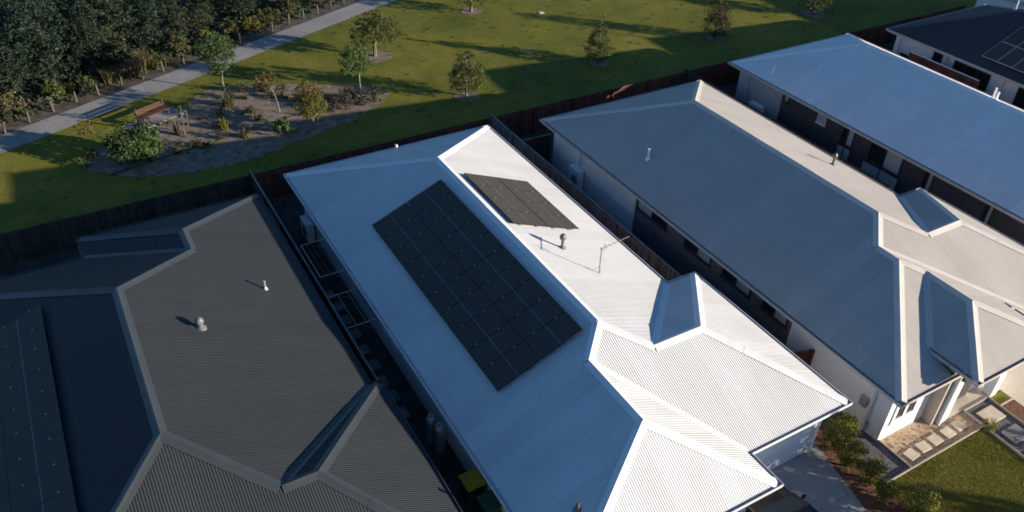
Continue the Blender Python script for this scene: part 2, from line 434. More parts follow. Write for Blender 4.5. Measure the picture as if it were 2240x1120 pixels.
def offset(poly, d):
    """offset a CCW rectilinear polygon outwards by d"""
    out = []; n = len(poly)
    for i in range(n):
        p0, p1, p2 = (Vector(poly[i-1]), Vector(poly[i]), Vector(poly[(i+1) % n]))
        e0 = (p1-p0).normalized(); e1 = (p2-p1).normalized()
        out.append((p1.x+(e0.y+e1.y)*d, p1.y-(e0.x+e1.x)*d))
    return out

def build_eaves(house, outline, gutmat, ze=ZE):
    prof = [(-.03, ze-.21), (.0, ze-.21), (.0, ze-.13), (.115, ze-.13), (.125, ze-.005), (.105, ze-.005), (.10, ze-.11), (.012, ze-.11), (.012, ze-.035), (-.03, ze-.035)]
    loops = [[(*p, z) for p in offset(outline, o)] for o, z in prof]
    mb = MB(); n = len(outline)
    for k in range(len(prof)):
        A, B = loops[k], loops[(k+1) % len(prof)]
        for i in range(n): mb.face([A[i], A[(i+1) % n], B[(i+1) % n], B[i]])
    mb.build('gutter', gutmat, house)
    s = MB(); s.face([(x, y, ze-.19) for x, y in reversed(offset(outline, -.035))]); s.build('soffit', M['soffit'], house)

def build_walls(house, outline, segmats, default, inset=-.45, ze=ZE, name='wall'):
    """one wall mesh; segmats: {edge index: [(fraction, material), ...]}"""
    w = offset(outline, inset); n = len(w); mats = [default]; mb = MB()
    for i in range(n):
        a, b = Vector(w[i]), Vector(w[(i+1) % n])
        cuts = segmats.get(i, [(1, default)]); f0 = 0
        for f1, m in cuts:
            if m not in mats: mats.append(m)
            p, q = a.lerp(b, f0), a.lerp(b, f1); f0 = f1
            mb.face([(p.x, p.y, -.1), (q.x, q.y, -.1), (q.x, q.y, ze-.19), (p.x, p.y, ze-.19)], mats.index(m))
    return mb.build(name, mats, house)

def window(house, axis, pos, a0, a1, z0, z1, out, fmat, panes=2, blinds=(), label=None, fw=.05):
    """window on a wall plane: axis 'x' means wall at x=pos spanning y a0..a1; out = +-1 direction outwards"""
    def P(u, z, d): return (pos+out*d, u, z) if axis == 'x' else (u, pos+out*d, z)
    def bx(mb, u0, u1, za, zb, d0, d1, mi=0):
        A, B = P(u0, za, d0), P(u1, zb, d1)
        mb.box([(p+q)/2 for p, q in zip(A, B)], [abs(p-q) for p, q in zip(A, B)], mi)
    f = MB()
    bx(f, a0, a1, z0, z0+fw, -.02, .05); bx(f, a0, a1, z1-fw, z1, -.02, .05)
    bx(f, a0, a0+fw, z0+fw, z1-fw, -.02, .05); bx(f, a1-fw, a1, z0+fw, z1-fw, -.02, .05)
    for k in range(1, panes):
        u = a0+(a1-a0)*k/panes; bx(f, u-fw/2, u+fw/2, z0+fw, z1-fw, -.02, .045)
    w = f.build('window', fmat, house)
    g = MB()
    for k in range(panes):
        u0 = a0+(a1-a0)*k/panes; u1 = a0+(a1-a0)*(k+1)/panes
        bx(g, u0+fw*.4, u1-fw*.4, z0+fw*.5, z1-fw*.5, -.015, .012, 1 if k in blinds else 0)
    g.build('pane', [M['glass'], M['blind']], w)
    s = MB(); bx(s, a0-.04, a1+.04, z0-.06, z0-.003, -.02, .08); s.build('sill', fmat, w)
    if label: w['label'] = label
    return w

def pane_on_slope(house, pl, x, y, across, along, slope_x, rimmat, cellmat, lines=True, lift=.11, group=None):
    """one solar panel lying on a slope facing +-x. slope_x=+1: plane rises with x. (x,y) = low corner start"""
    a = pl[0]; c = pl[2]
    ang = math.atan(a); u = Vector((math.cos(ang), 0, math.sin(ang))); v = Vector((0, 1, 0)); n = u.cross(v).normalized()
    if n.z < 0: n = -n
    o = Vector((x, y, a*x+c))+n*lift
    th = .035
    mb = MB(); cx = o+u*across/2+v*along/2
    R = Matrix((u, v, n)).transposed()
    fw = .014
    for du, dv, su, sv in ((0, along/2-fw/2, across, fw), (0, -along/2+fw/2, across, fw), (across/2-fw/2, 0, fw, along-2*fw), (-across/2+fw/2, 0, fw, along-2*fw)):
        mb.box(cx+u*du+v*dv, (su, sv, th), 0, R)
    p = mb.build('solar_panel', [rimmat], house)
    g = MB(); g.box(cx-n*.001, (across-2*fw, along-2*fw, th-.006), 0, R)
    q = g.build('cell_sheet', [cellmat], p)
    uvl = q.data.uv_layers.new(name='uv')
    for lp in q.data.loops:
        w = Vector(q.data.vertices[lp.vertex_index].co)-o; uvl.data[lp.index].uv = (w.dot(u), w.dot(v))
    if lines:
        l = MB(); l.box(cx+n*(th/2+.0005), (.016, along-2*fw, .003), 0, R); l.build('busbar_line', M['pv_line'], p)
    # clamps
    k = MB()
    for du in (-across*.27,): k.box(cx+u*du+v*(along/2+.01)+n*(th/2-.004), (.06, .05, .018), 0, R)
    k.build('clamp', M['clamp'], p)
    k = MB(); du = across*.27; k.box(cx+u*du+v*(along/2+.01)+n*(th/2-.004), (.06, .05, .018), 0, R); k.build('clamp', M['clamp'], p)
    return p

def pv_array(house, pl, x, y, rows, cols, across, along, rim, cell, gap=.02, lines=True, rowgap=.02):
    ang = math.atan(pl[0]); cs = math.cos(ang)
    for r in range(rows):
        for k in range(cols):
            pane_on_slope(house, pl, x+r*(across+rowgap)*cs, y+k*(along+gap), across, along, 1, rim, cell, lines)
    # rails under the panels
    u = Vector((cs, 0, math.sin(ang))); n = Vector((-math.sin(ang), 0, cs)); R = Matrix((u, Vector((0, 1, 0)), n)).transposed()
    L = cols*(along+gap)
    for r in range(rows):
        for f in (.25, .75):
            s = r*(across+rowgap)+across*f
            p = Vector((x, y+L/2-.01, pl[0]*x+pl[2]))+u*s+n*.055
            mb = MB(); mb.box(p, (.04, L+.05, .05), 0, R); mb.build('mounting_rail', M['galv'], house)

# roof furniture: sub-parts of a roof
def zof(w, x, y): return max(k.top(x, y)[0] for k in w)
def pipe(roof, wings, x, y, h=.5, r=.05, mat=None):
    z = zof(wings, x, y); mb = MB()
    mb.lathe([(r*2.6, -.06), (r*2.4, .02), (r*1.1, .09), (r, .10), (r, h-.06), (r*1.25, h-.05), (r*1.25, h)], (x, y, z), 12)
    return mb.build('vent_pipe', mat or M['pvc'], roof, smooth=False)
def flue(roof, wings, x, y, h=.5, r=.07, cap=.15, mat=None):
    z = zof(wings, x, y); mb = MB()
    mb.lathe([(r*2.4, -.08), (r*2.2, .03), (r*1.1, .10), (r, .11), (r, h), (cap*.8, h+.01), (cap, h+.06), (cap*.95, h+.15), (cap*.6, h+.22), (cap*.15, h+.25)], (x, y, z), 14)
    return mb.build('flue', mat or M['galv'], roof, smooth=False)

# ================================================================ THE SETTING
structure('ground', [(-220, -120), (320, -120), (320, 320), (-220, 320)], M['lawn'], 0)
structure('side_yard_ground', [(-22, 11.5), (74, 11.5), (74, 35.05), (-22, 35.05)], M['soil'], .004)
U = Vector((25.65, 11.5, 0)).normalized(); Wn = Vector((-U.y, U.x, 0))            # along / across the footpath
E0 = Vector((-3.9, 46.9, 0))                                                       # on its centre line
def pp(u, w): q = E0+U*u+Wn*w; return (q.x, q.y)
structure('forest_floor', [pp(-60, .5), pp(110, .5), pp(110, 90), pp(-60, 90)], M['litter'], .004)
# footpath with joints cut as gaps every 3 m
fp = MB()
for k in range(-14, 30):
    a, b = k*3.0, k*3.0+2.985
    fp.face([(*pp(a, -.93), .010), (*pp(b, -.93), .010), (*pp(b, .95), .010), (*pp(a, .95), .010)])
o = fp.build('footpath', M['path']); o['kind'] = 'structure'
# planted bed
def blob(pts, n=8, jit=.12, seed=1):
    rnd = random.Random(seed); out = []
    for i in range(len(pts)):
        p0, p1, p2, p3 = (Vector((*pts[(i+k) % len(pts)], 0)) for k in (-1, 0, 1, 2))
        for k in range(n):
            t = k/n
            q = .5*((2*p1)+(p2-p0)*t+(2*p0-5*p1+4*p2-p3)*t*t+(3*p1-p0-3*p2+p3)*t**3)
            out.append((q.x+rnd.uniform(-jit, jit), q.y+rnd.uniform(-jit, jit)))
    return out
structure('planted_bed', blob([(-.4, 42.3), (1.2, 40.8), (3.4, 39.6), (6.6, 39.3), (9.8, 40.0), (13.2, 41.0), (16.4, 42.7), (16.9, 44), (15.2, 45.6), (11.3, 47.6), (7.4, 48.7), (5.2, 46.7), (3.2, 45.2), (.5, 44)], 12, .17), M['mulch'], .012)
ring_spots = [(27.9, 53.7, .8), (51.2, 41.9, .9), (31.05, 41.5, .62), (41.15, 41.5, .6), (21.0, 41.0, .78), (18.45, 49.0, 1.0)]
for i, (x, y, r) in enumerate(ring_spots):
    rnd = random.Random(i)
    structure('mulch_ring', [(x+r*(1+rnd.uniform(-.06, .06))*math.cos(t*math.pi/14), y+r*(1+rnd.uniform(-.06, .06))*math.sin(t*math.pi/14)) for t in range(28)], M['mulch'], .012)
# front gardens
structure('driveway', [(14.6, -14), (17.6, -14), (18.35, 7.4), (19.35, 11.6), (14.9, 11.6), (14.6, 6)], M['concrete'], .008)
for k_ in range(3): structure('driveway_joint', [(14.9, 3.2+k_*2.9), (18.6, 3.2+k_*2.9), (18.6, 3.225+k_*2.9), (14.9, 3.225+k_*2.9)], M['paver_grey'], .012)
structure('driveway_joint', [(16.75, -5), (16.775, -5), (16.775, 11.5), (16.75, 11.5)], M['paver_grey'], .016)
structure('garden_soil', [(18.35, 7.4), (18.1, -6), (19.6, -6), (19.95, 8.72), (20.05, 13.2), (19.35, 13.2), (19.35, 11.6)], M['mulch_red'], .008)
structure('pebble_bed', [(19.97, 8.72), (21.22, 8.72), (21.22, 13.2), (20.07, 13.2)], M['pebble'], .008)
structure('sandy_patio', [(21.26, 8.76), (25.1, 8.76), (25.1, 10.9), (21.26, 10.9)], M['sand'], .008)
structure('front_lawn', [(19.62, -6), (24.8, -6), (24.95, 8.68), (19.97, 8.68)], M['front_lawn'], .006)
structure('pebble_path', [(25.2, 9.55), (25.05, -6), (26.3, -6), (26.55, 9.55)], M['pebble'], .008)
structure('bark_bed', [(26.6, 9.05), (26.4, -6), (27.2, -6), (27.35, 9.05)], M['mulch_red'], .008)
structure('cream_driveway', [(27.4, 10.9), (27.25, -14), (33.5, -14), (33.5, 10.9)], M['concrete_cream'], .008)
structure('porch_floor', [(23.95, 9.58), (27.38, 9.58), (27.38, 12.0), (23.95, 12.0)], M['concrete_cream'], .05)

# ================================================================ HOUSES
# --- white roofed house with the big solar array
H2 = thing('house', (12.7, 21, 0), 'white roofed house with a large black solar array on its shaded slope', 'house')
w2 = [Wing(7.55, 17.85, 10.55, 32.66), Wing(12.2, 19.22, 10.55, 18.2, l=None, r=.485), Wing(7.55, 14.85, 9.24, 17, r=.545, f=.64, b=None)]
roof2 = build_roof(H2, w2, M['roof_white'], M['cap_white'])
out2 = [(7.55, 9.24), (14.85, 9.24), (14.85, 10.55), (19.22, 10.55), (19.22, 18.2), (17.85, 18.2), (17.85, 32.66), (7.55, 32.66)]
build_eaves(H2, out2, M['gut_white'])
build_walls(H2, out2, {}, M['wall_white'])
plL2 = w2[0].pl[0]; plR2 = w2[0].pl[1]
pv_array(H2, plL2, 9.10, 15.72, 2, 10, 1.65, 1.022, M['pv_frame'], M['pv'], .013, True, .03)
pv_array(H2, (-T, 0, plR2[2]), 13.12, 21.95, 2, 4, 1.65, 1.0, M['pv_frame'], M['pv'], .02)
flue(roof2, w2, 14.43, 20.45, .40, .06, .13, M['galv_dark'])
pipe(roof2, w2, 12.37, 31.25, .42)
pipe(roof2, w2, 8.90, 10.95, .35, .05, M['galv_dark'])
# tv antenna: mast and boom with elements
ax, ay = 14.95, 18.76; az = zof(w2, ax, ay)
an = MB(); an.tube([(ax, ay, az-.03), (ax, ay, az+1.15)], .018, 8)
bd = Vector((1, .12, 0)).normalized(); sd = Vector((-.12, 1, 0)).normalized(); b0 = Vector((ax, ay, az+1.10))
an.tube([b0-bd*.1, b0+bd*1.35], .012, 6)
for k in range(7):
    q = b0+bd*(k*.2); l = .07+.02*(k % 2)
    an.tube([q-sd*l, q+sd*l], .006, 5)
an.tube([b0+bd*.12+Vector((0, 0, -.16)), b0+bd*.12+Vector((0, 0, .16))], .008, 5)
an.tube([b0+bd*.2+Vector((0, 0, -.13)), b0+bd*.2+Vector((0, 0, .13))], .008, 5)
for d in ((.2, .06), (-.12, .2), (-.1, -.2)): an.tube([(ax, ay, az+.3), (ax+d[0], ay+d[1], zof(w2, ax+d[0], ay+d[1]))], .006, 5)
an.build('antenna', M['galv_dark'], roof2)
# garage door under the front eave
gd = MB()
for k in range(5): gd.box((17.1, 10.99, .24+.42*k), (2.9, .05, .405))
gd.build('garage_door', M['frame_white'], H2)
dp = MB(); dp.tube([(18.62, 10.86, .05), (18.62, 10.86, 2.3), (18.62, 10.5, 2.42)], .045, 8); dp.build('downpipe', M['gut_white'], H2)
window(H2, 'y', 9.69, 9.2, 11.6, .9, 2.1, -1, M['frame_white'], 2, (0,))
for y0, y1 in ((30.6, 31.9), (21.2, 22.6), (12.4, 14.2)): window(H2, 'x', 8.0, y0, y1, 1.0, 2.1, -1, M['frame_white'], 2)

# --- dark roofed house in the lower left corner
H1 = thing('house', (-.4, 20, 0), 'dark grey roofed house with hipped front wing filling the lower left', 'house')
w1 = [Wing(-6.6, 5.85, 10.8, 30.14), Wing(-1.2, 5.85, 24, 31.6, f=None), Wing(-2, 6.2, 10.8, 18.55, l=None, r=.50)]
w1.append(Wing(-6.6, .9, 7.4, 14, b=None))
roof1 = build_roof(H1, w1, M['roof_darkened'], M['cap_dark'])
out1 = [(-6.6, 7.4), (.9, 7.4), (.9, 10.8), (6.2, 10.8), (6.2, 18.55), (5.85, 18.55), (5.85, 31.6), (-1.2, 31.6), (-1.2, 30.14), (-6.6, 30.14)]
build_eaves(H1, out1, M['gut_dark'])
build_walls(H1, out1, {}, M['wall_grey'])
pv_array(H1, w1[0].pl[0], -5.82, 14.2, 2, 11, 1.70, 1.0, M['pv_frame'], M['pv'], .02)
pipe(roof1, w1, 4.2, 24.15, .38, .04, M['galv']); flue(roof1, w1, 1.6, 21.78, .18, .075, .14, M['galv_mid'])  # grey metal replaces the white pipe, carrying the left-side darkening

# --- grey roofed house right of the white one
H3 = thing('house', (26, 20, 0), 'grey roofed house with cream sunlit slope and raised hipped front porch', 'house')
w3 = [Wing(20.74, 31.2, 10.6, 32.0), Wing(26, 32.6, 10.6, 18.27, l=None, r=.485), Wing(20.74, 28.88, 9.66, 17, b=None), Wing(23.3, 27.8, 8.85, 13.5, b=None, ze=3.05)]
roof3 = build_roof(H3, w3, M['roof_grey'], M['cap_grey'])
out3 = [(20.74, 9.66), (28.88, 9.66), (28.88, 10.6), (32.6, 10.6), (32.6, 18.27), (31.2, 18.27), (31.2, 32.0), (20.74, 32.0)]
build_eaves(H3, out3, M['gut_grey'])
outp = [(23.3, 8.85), (27.8, 8.85), (27.8, 10.9), (23.3, 10.9)]
build_eaves(H3, outp, M['gut_grey'], 3.05)
# left wall (edge 7 runs from the back corner forwards): white, mauve brick, white
yb, yf = 31.55, 10.11
fr = lambda y: (yb-y)/(yb-yf)
build_walls(H3, out3, {7: [(fr(24.5), M['wall_white']), (fr(14.75), M['brick_brown']), (1, M['wall_white'])], 0: [(1, M['wall_white'])], 1: [(1, M['wall_taupe'])]}, M['wall_white'])
for y0, y1, bl in ((22.2, 24.3, (1,)), (19.3, 21.0, (0,)), (16.95, 18.6, (0,)), (14.95, 16.3, (0,))):
    window(H3, 'x', 21.19, y0, y1, 1.55, 2.18, -1, M['frame_dark'], 2, bl)
window(H3, 'y', 10.11, 21.5, 22.75, .75, 2.1, -1, M['frame_white'], 2, (), fw=.14)
pm = MB(); pm.box((23.93, 9.72, 1.43), (.36, .36, 2.9)); pm.build('porch_pillar', M['wall_white'], H3, bevel=.01)
pm = MB(); pm.box((26.85, 9.72, 1.43), (.36, .36, 2.9)); pm.build('porch_pillar', M['wall_white'], H3, bevel=.01)
pm = MB(); pm.box((23.60, 10.0, 1.43), (.20, .6, 2.86)); pm.build('porch_wall', M['wall_taupe'], H3, bevel=.01)
wl = MB(); wl.box((23.93, 9.50, 2.32), (.13, .08, .26)); wl.tube([(23.93, 9.49, 2.18), (23.93, 9.49, 2.46)], .05, 10); wl.build('wall_light', M['frame_dark'], H3, bevel=.006)
dr = MB(); dr.box((25.4, 10.07, 1.06), (1.1, .06, 2.1)); dr.build('front_door', M['timber_brown'], H3)
dp = MB(); dp.tube([(21.1, 10.75, .05), (21.1, 10.75, 2.25), (20.85, 10.75, 2.42)], .045, 8); dp.build('downpipe', M['gut_white'], H3)
dp = MB(); dp.tube([(21.1, 29.0, .05), (21.1, 29.0, 2.3), (20.85, 29.0, 2.42)], .045, 8); dp.build('downpipe', M['gut_white'], H3)
mt = MB(); mt.box((21.13, 11.05, 1.2), (.12, .30, .42)); mt.build('meter_box', M['galv'], H3, bevel=.01)
tp = MB(); tp.tube([(21.12, 10.62, .15), (21.12, 10.62, .55), (21.0, 10.62, .52)], .02, 6); tp.build('garden_tap', M['galv_dark'], H3)
pipe(roof3, w3, 22.33, 25.38, .52); flue(roof3, w3, 29.62, 21.0, .38, .06, .11, M['galv_dark'])

# --- pale roofed house further right
H4 = thing('house', (39.6, 20, 0), 'pale roofed house with dark brick side wall and blinds in its windows', 'house')
w4 = [Wing(34.6, 44.6, 10.9, 33.25), Wing(40, 46.0, 10.9, 19.0, l=None, r=.485), Wing(34.6, 42, 9.6, 17, b=None)]
roof4 = build_roof(H4, w4, M['roof_pale'], M['cap_pale'])
out4 = [(34.6, 9.6), (42, 9.6), (42, 10.9), (46.0, 10.9), (46.0, 19.0), (44.6, 19.0), (44.6, 33.25), (34.6, 33.25)]
build_eaves(H4, out4, M['gut_grey'])
fr4 = lambda y: (32.8-y)/(32.8-10.05)
build_walls(H4, out4, {7: [(fr4(29.3), M['wall_grey']), (1, M['brick_dark'])]}, M['wall_grey'])
window(H4, 'x', 35.05, 26.0, 26.6, 1.65, 2.3, -1, M['frame_white'], 1, (0,))
window(H4, 'x', 35.05, 24.0, 24.95, .35, 1.15, -1, M['frame_dark'], 2, (0, 1))
window(H4, 'x', 35.05, 24.05, 24.85, 1.25, 2.3, -1, M['frame_dark'], 2, (0,))
window(H4, 'x', 35.05, 20.9, 23.2, .25, 1.05, -1, M['frame_dark'], 2, (0, 1))
window(H4, 'x', 35.05, 21.0, 23.0, 1.15, 2.3, -1, M['frame_dark'], 2, (0,))
window(H4, 'x', 35.05, 19.2, 19.75, 1.0, 2.3, -1, M['frame_dark'], 2, (0,))
window(H4, 'x', 35.05, 16.0, 16.45, 1.0, 2.3, -1, M['frame_dark'], 2, (0,))
window(H4, 'x', 35.05, 28.75, 29.1, 1.8, 2.3, -1, M['frame_dark'], 1, (0,))
dp = MB(); dp.tube([(34.97, 31.9, .05), (34.97, 31.9, 2.3), (34.75, 31.9, 2.42)], .045, 8); dp.build('downpipe', M['gut_grey'], H4)
pipe(roof4, w4, 35.3, 30.55, .4); 
pipe(roof4, w4, 39.9, 20.35, .45, .06); pipe(roof4, w4, 40.25, 20.7, .6, .045)

# --- black roofed house, top right
H5 = thing('house', (53, 22, 0), 'black roofed house with silver framed solar panels in the top right corner', 'house')
w5 = [Wing(47.8, 58.0, 10.9, 32.75), Wing(53, 59.4, 10.9, 18.6, l=None, r=.485)]
roof5 = build_roof(H5, w5, M['roof_black'], M['cap_black'])
out5 = [(47.8, 10.9), (59.4, 10.9), (59.4, 18.6), (58.0, 18.6), (58.0, 32.75), (47.8, 32.75)]
build_eaves(H5, out5, M['gut_grey'])
build_walls(H5, out5, {}, M['wall_white'])
window(H5, 'x', 48.25, 28.75, 29.4, 1.2, 2.25, -1, M['frame_dark'], 1)
window(H5, 'x', 48.25, 25.4, 27.9, .9, 2.2, -1, M['frame_dark'], 3)
window(H5, 'x', 48.25, 22.0, 23.6, .5, 2.2, -1, M['frame_dark'], 2)
window(H5, 'x', 48.25, 31.0, 31.7, .3, 1.3, -1, M['frame_dark'], 1)
for y in (24.5, 28.4, 31.9):
    dp = MB(); dp.tube([(48.17, y, .05), (48.17, y, 2.3), (47.95, y, 2.42)], .05, 8); dp.build('downpipe', M['gut_white'], H5)
pv_array(H5, w5[0].pl[0], 48.45, 16.6, 2, 10, 1.65, .98, M['pv_rim'], M['pv'], .01, lines=False)
pipe(roof5, w5, 52.9, 28.0, .6)

# --- last house, only a roof corner peeps in
H6 = thing('house', (66, 22, 0), 'pale blue roofed house corner peeping over the black roof at the top right', 'house')
w6 = [Wing(61.0, 71.0, 10.9, 36.0)]
roof6 = build_roof(H6, w6, M['roof_pale'], M['cap_pale'])
out6 = [(61.0, 10.9), (71.0, 10.9), (71.0, 36.0), (61.0, 36.0)]
build_eaves(H6, out6, M['gut_grey']); build_walls(H6, out6, {}, M['wall_white'])

# ================================================================ FENCES
def fence(a, b, h, mat, label, face=1, group=None, cap=False, capm=None):
    a, b = Vector((*a, 0)), Vector((*b, 0)); d = (b-a); L = d.length; d.normalize(); n = Vector((-d.y, d.x, 0))*face
    t = thing('fence', (a+b)/2, label, 'fence', group)
    rot = Matrix((d, n, Vector((0, 0, 1)))).transposed()
    rnd = random.Random(L+a.x); mb = MB(); x = 0
    while x < L-.02:
        w = min(.098, L-x); hh = h+rnd.uniform(-.008, .008)
        mb.box(a+d*(x+w/2)+Vector((0, 0, hh/2))+n*rnd.uniform(-.002, .002), (w, .016, hh), 0, rot); x += .104
    mb.build('paling_panel', mat, t)
    for z in (.35, h*.55, h-.2):
        r = MB(); r.box(a+d*L/2+n*.035+Vector((0, 0, z)), (L, .045, .07), 0, rot); r.build('rail', mat, t)
    k = max(1, round(L/2.4))
    for i in range(k+1):
        p = MB(); p.box(a+d*(L*i/k)+n*.062+Vector((0, 0, (h+.02)/2)), (.09, .09, h+.02), 0, rot)
        p.build('post', mat, t)
    if cap:
        c = MB(); c.box(a+d*L/2+n*.015+Vector((0, 0, h+.03)), (L, .07, .03), 0, rot); c.build('top_cap', capm or M['gut_white'], t)
    return t
RB = M['timber_red']; BB = M['timber_brown']
fence((-20, 35.1), (6.35, 35.1), 1.6, BB, 'brown paling fence behind the dark grey roofed house', -1)
fence((6.55, 35.12), (19.25, 35.12), 1.6, RB, 'red brown paling fence behind the white roofed house', -1)
fence((19.55, 35.1), (32.7, 35.1), 1.6, RB, 'red paling fence with sunlit streaks behind the grey roofed house', -1)
fence((32.95, 35.12), (46.2, 35.12), 1.6, RB, 'red brown paling fence behind the pale roofed house', -1)
fence((46.5, 35.1), (59.3, 35.1), 1.6, RB, 'red brown paling fence behind the black roofed house', -1)
fence((6.45, 35.0), (6.45, 16.0), 1.8, BB, 'dark paling fence beside the side yard with clotheslines', -1, cap=True, capm=M['paver_grey'])
fence((19.4, 35.0), (19.4, 14.2), 1.8, M['timber_mid'], 'long faded brown paling fence between the white and grey roofed houses', -1, cap=True, capm=M['paver_grey'])
fence((32.85, 35.0), (32.85, 20.0), 1.8, BB, 'weathered paling fence between the grey roofed and pale roofed houses', -1)
fence((46.35, 35.0), (46.35, 29.9), 1.8, RB, 'red brown paling fence at the back between pale and black roofed houses', -1)
fence((46.35, 24.9), (46.35, 14), 1.8, RB, 'red brown paling fence beside the black roofed house, hidden behind the pale roof', -1)
f = fence((46.35, 29.8), (46.35, 25.0), 2.35, RB, 'taller red timber screen with pale cap by the black roofed house', 1, cap=True)
fence((19.55, 31.85), (21.1, 31.8), 1.75, BB, 'short paling fence closing the gap behind the grey roofed house', -1, cap=True, capm=M['paver_grey'])
fence((19.55, 14.0), (21.1, 13.55), 1.6, RB, 'dark red timber side gate between white and grey roofed houses', -1)

# ================================================================ SMALL THINGS ROUND THE HOUSES
def ac_unit(loc, w, d, h, facing, label):
    x, y = loc
    t = thing('air_conditioner', (x, y, 0), label, 'air conditioner')
    mb = MB(); mb.box((x, y, .12+h/2), (d, w, h)); mb.build('casing', M['wall_white'], t, bevel=.02)
    g = MB()
    for r in (.05, .12, .19, .26):
        pts = [(x+facing*(d/2+.012), y-.1+r*math.cos(k*math.pi/10), .12+h/2+r*math.sin(k*math.pi/10)) for k in range(21)]
        g.tube(pts, .008, 5, cap=False)
    for k in range(4):
        q = k*math.pi/4; g.tube([(x+facing*(d/2+.01), y-.1-.27*math.cos(q), .12+h/2-.27*math.sin(q)), (x+facing*(d/2+.01), y-.1+.27*math.cos(q), .12+h/2+.27*math.sin(q))], .006, 5)
    g.build('fan_grille', M['frame_dark'], t)
    for dy in (-.3*w/.8, .3*w/.8):
        f = MB(); f.box((x, y+dy, .06), (d, .08, .12)); f.build('foot', M['rubber'], t)
ac_unit((34.72, 30.7), .95, .36, .85, -1, 'pale air conditioner against the grey back corner wall of the pale roofed house')
ac_unit((20.95, 29.0), .9, .34, 1.15, -1, 'white air conditioner against the white side wall below the grey roof')
ac_unit((7.72, 31.0), .9, .34, .95, -1, 'air conditioner in the dark side yard beside the clotheslines')

def clothesline(x0, x1, y0, y1, z, label, lines):
    t = thing('clothesline', (x1, (y0+y1)/2, 0), label, 'clothesline')
    f = MB(); f.tube([(x1, y0, z), (x0, y0, z), (x0, y1, z), (x1, y1, z)], .022, 8); f.build('folding_frame', M['pvc'], t)
    for k in range(lines):
        x = x0+(x1-x0)*(k+1)/(lines+1); w = MB(); w.tube([(x, y0, z), (x, y1, z)], .0035 if lines > 2 else .010, 6); w.build('line', M['pvc'], t)
    b = MB(); b.box((x1+.03, (y0+y1)/2, z), (.05, y1-y0+.1, .09)); b.build('wall_bar', M['galv'], t)
    for y in (y0+.05, y1-.05):
        s = MB(); s.tube([(x1, y, z-.55), (x0+.45, y, z-.02)], .012, 6); s.build('strut', M['galv'], t)
clothesline(6.86, 7.93, 26.6, 29.1, 1.15, 'empty white fold down clothesline nearest the back of the side yard', 4)
clothesline(6.72, 7.93, 23.3, 25.4, 1.0, 'white fold down clothesline with two rails nearer the paving stones', 2)

for i, (y, dx) in enumerate(((22.9, 0), (21.95, .05), (21.0, -.03), (20.1, .04), (19.2, 0), (23.9, .05), (24.85, 0), (25.8, .03), (26.7, 0))):
    mb = MB(); mb.box((7.05+dx, y, .03), (.62, .55, .05)); o = mb.build('stepping_stone', M['paver_grey'], bevel=.008)
    tag(o, 'grey square stepping stone in the dark side yard row', 'paving stone', 'stepping stones in the side yard')

def bottle(x, y, label):
    t = thing('gas_cylinder', (x, y, 0), label, 'gas cylinder', 'gas cylinders by the white house')
    mb = MB(); mb.lathe([(.17, 0), (.185, .03), (.185, 1.0), (.16, 1.1), (.07, 1.17), (.05, 1.18)], (x, y, 0), 18); mb.build('tank', M['galv'], t, smooth=False)
    c = MB(); c.lathe([(.11, 1.12), (.11, 1.27), (.10, 1.27), (.10, 1.14)], (x, y, 0), 14); c.build('collar', M['pvc'], t)
bottle(7.55, 17.55, 'upright grey gas cylinder in the side yard, the one nearer the back fence')
bottle(7.62, 17.05, 'upright grey gas cylinder in the side yard, the one nearer the bins')

def bin_(x, y, lid, label):
    t = thing('wheelie_bin', (x, y, 0), label, 'bin', 'wheelie bins in the side yard')
    mb = MB(); b = len(mb.v)
    lo = [(-.22, -.24), (.22, -.24), (.22, .24), (-.22, .24)]; hi = [(-.29, -.33), (.29, -.33), (.29, .30), (-.29, .30)]
    L = [Vector((x+p[0], y+p[1], .06)) for p in lo]; Hh = [Vector((x+p[0], y+p[1], 1.0)) for p in hi]
    for k in range(4): mb.face([L[k], L[(k+1) % 4], Hh[(k+1) % 4], Hh[k]])
    mb.face(list(reversed(L))); mb.face(Hh); mb.build('body', M['bin_body'], t)
    l = MB(); l.box((x, y-.015, 1.035), (.63, .70, .05)); l.box((x, y-.015, 1.072), (.50, .56, .02)); l.build('lid', lid, t, bevel=.015)
    h = MB(); h.tube([(x-.25, y+.40, .97), (x+.25, y+.40, .97)], .018, 8); h.tube([(x-.25, y+.3, .95), (x-.25, y+.40, .97)], .018, 8); h.tube([(x+.25, y+.3, .95), (x+.25, y+.40, .97)], .018, 8); h.build('handle', M['bin_body'], t)
    for s in (-1, 1):
        w = MB(); w.tube([(x+s*.24, y+.26, .1), (x+s*.31, y+.26, .1)], .1, 14); w.build('wheel', M['rubber'], t)
bin_(7.62, 14.72, M['lid_yellow'], 'wheelie bin with a yellow lid between the dark and white roofed houses')
bin_(7.75, 13.75, M['lid_green'], 'wheelie bin with a green lid beside the yellow lidded bin')

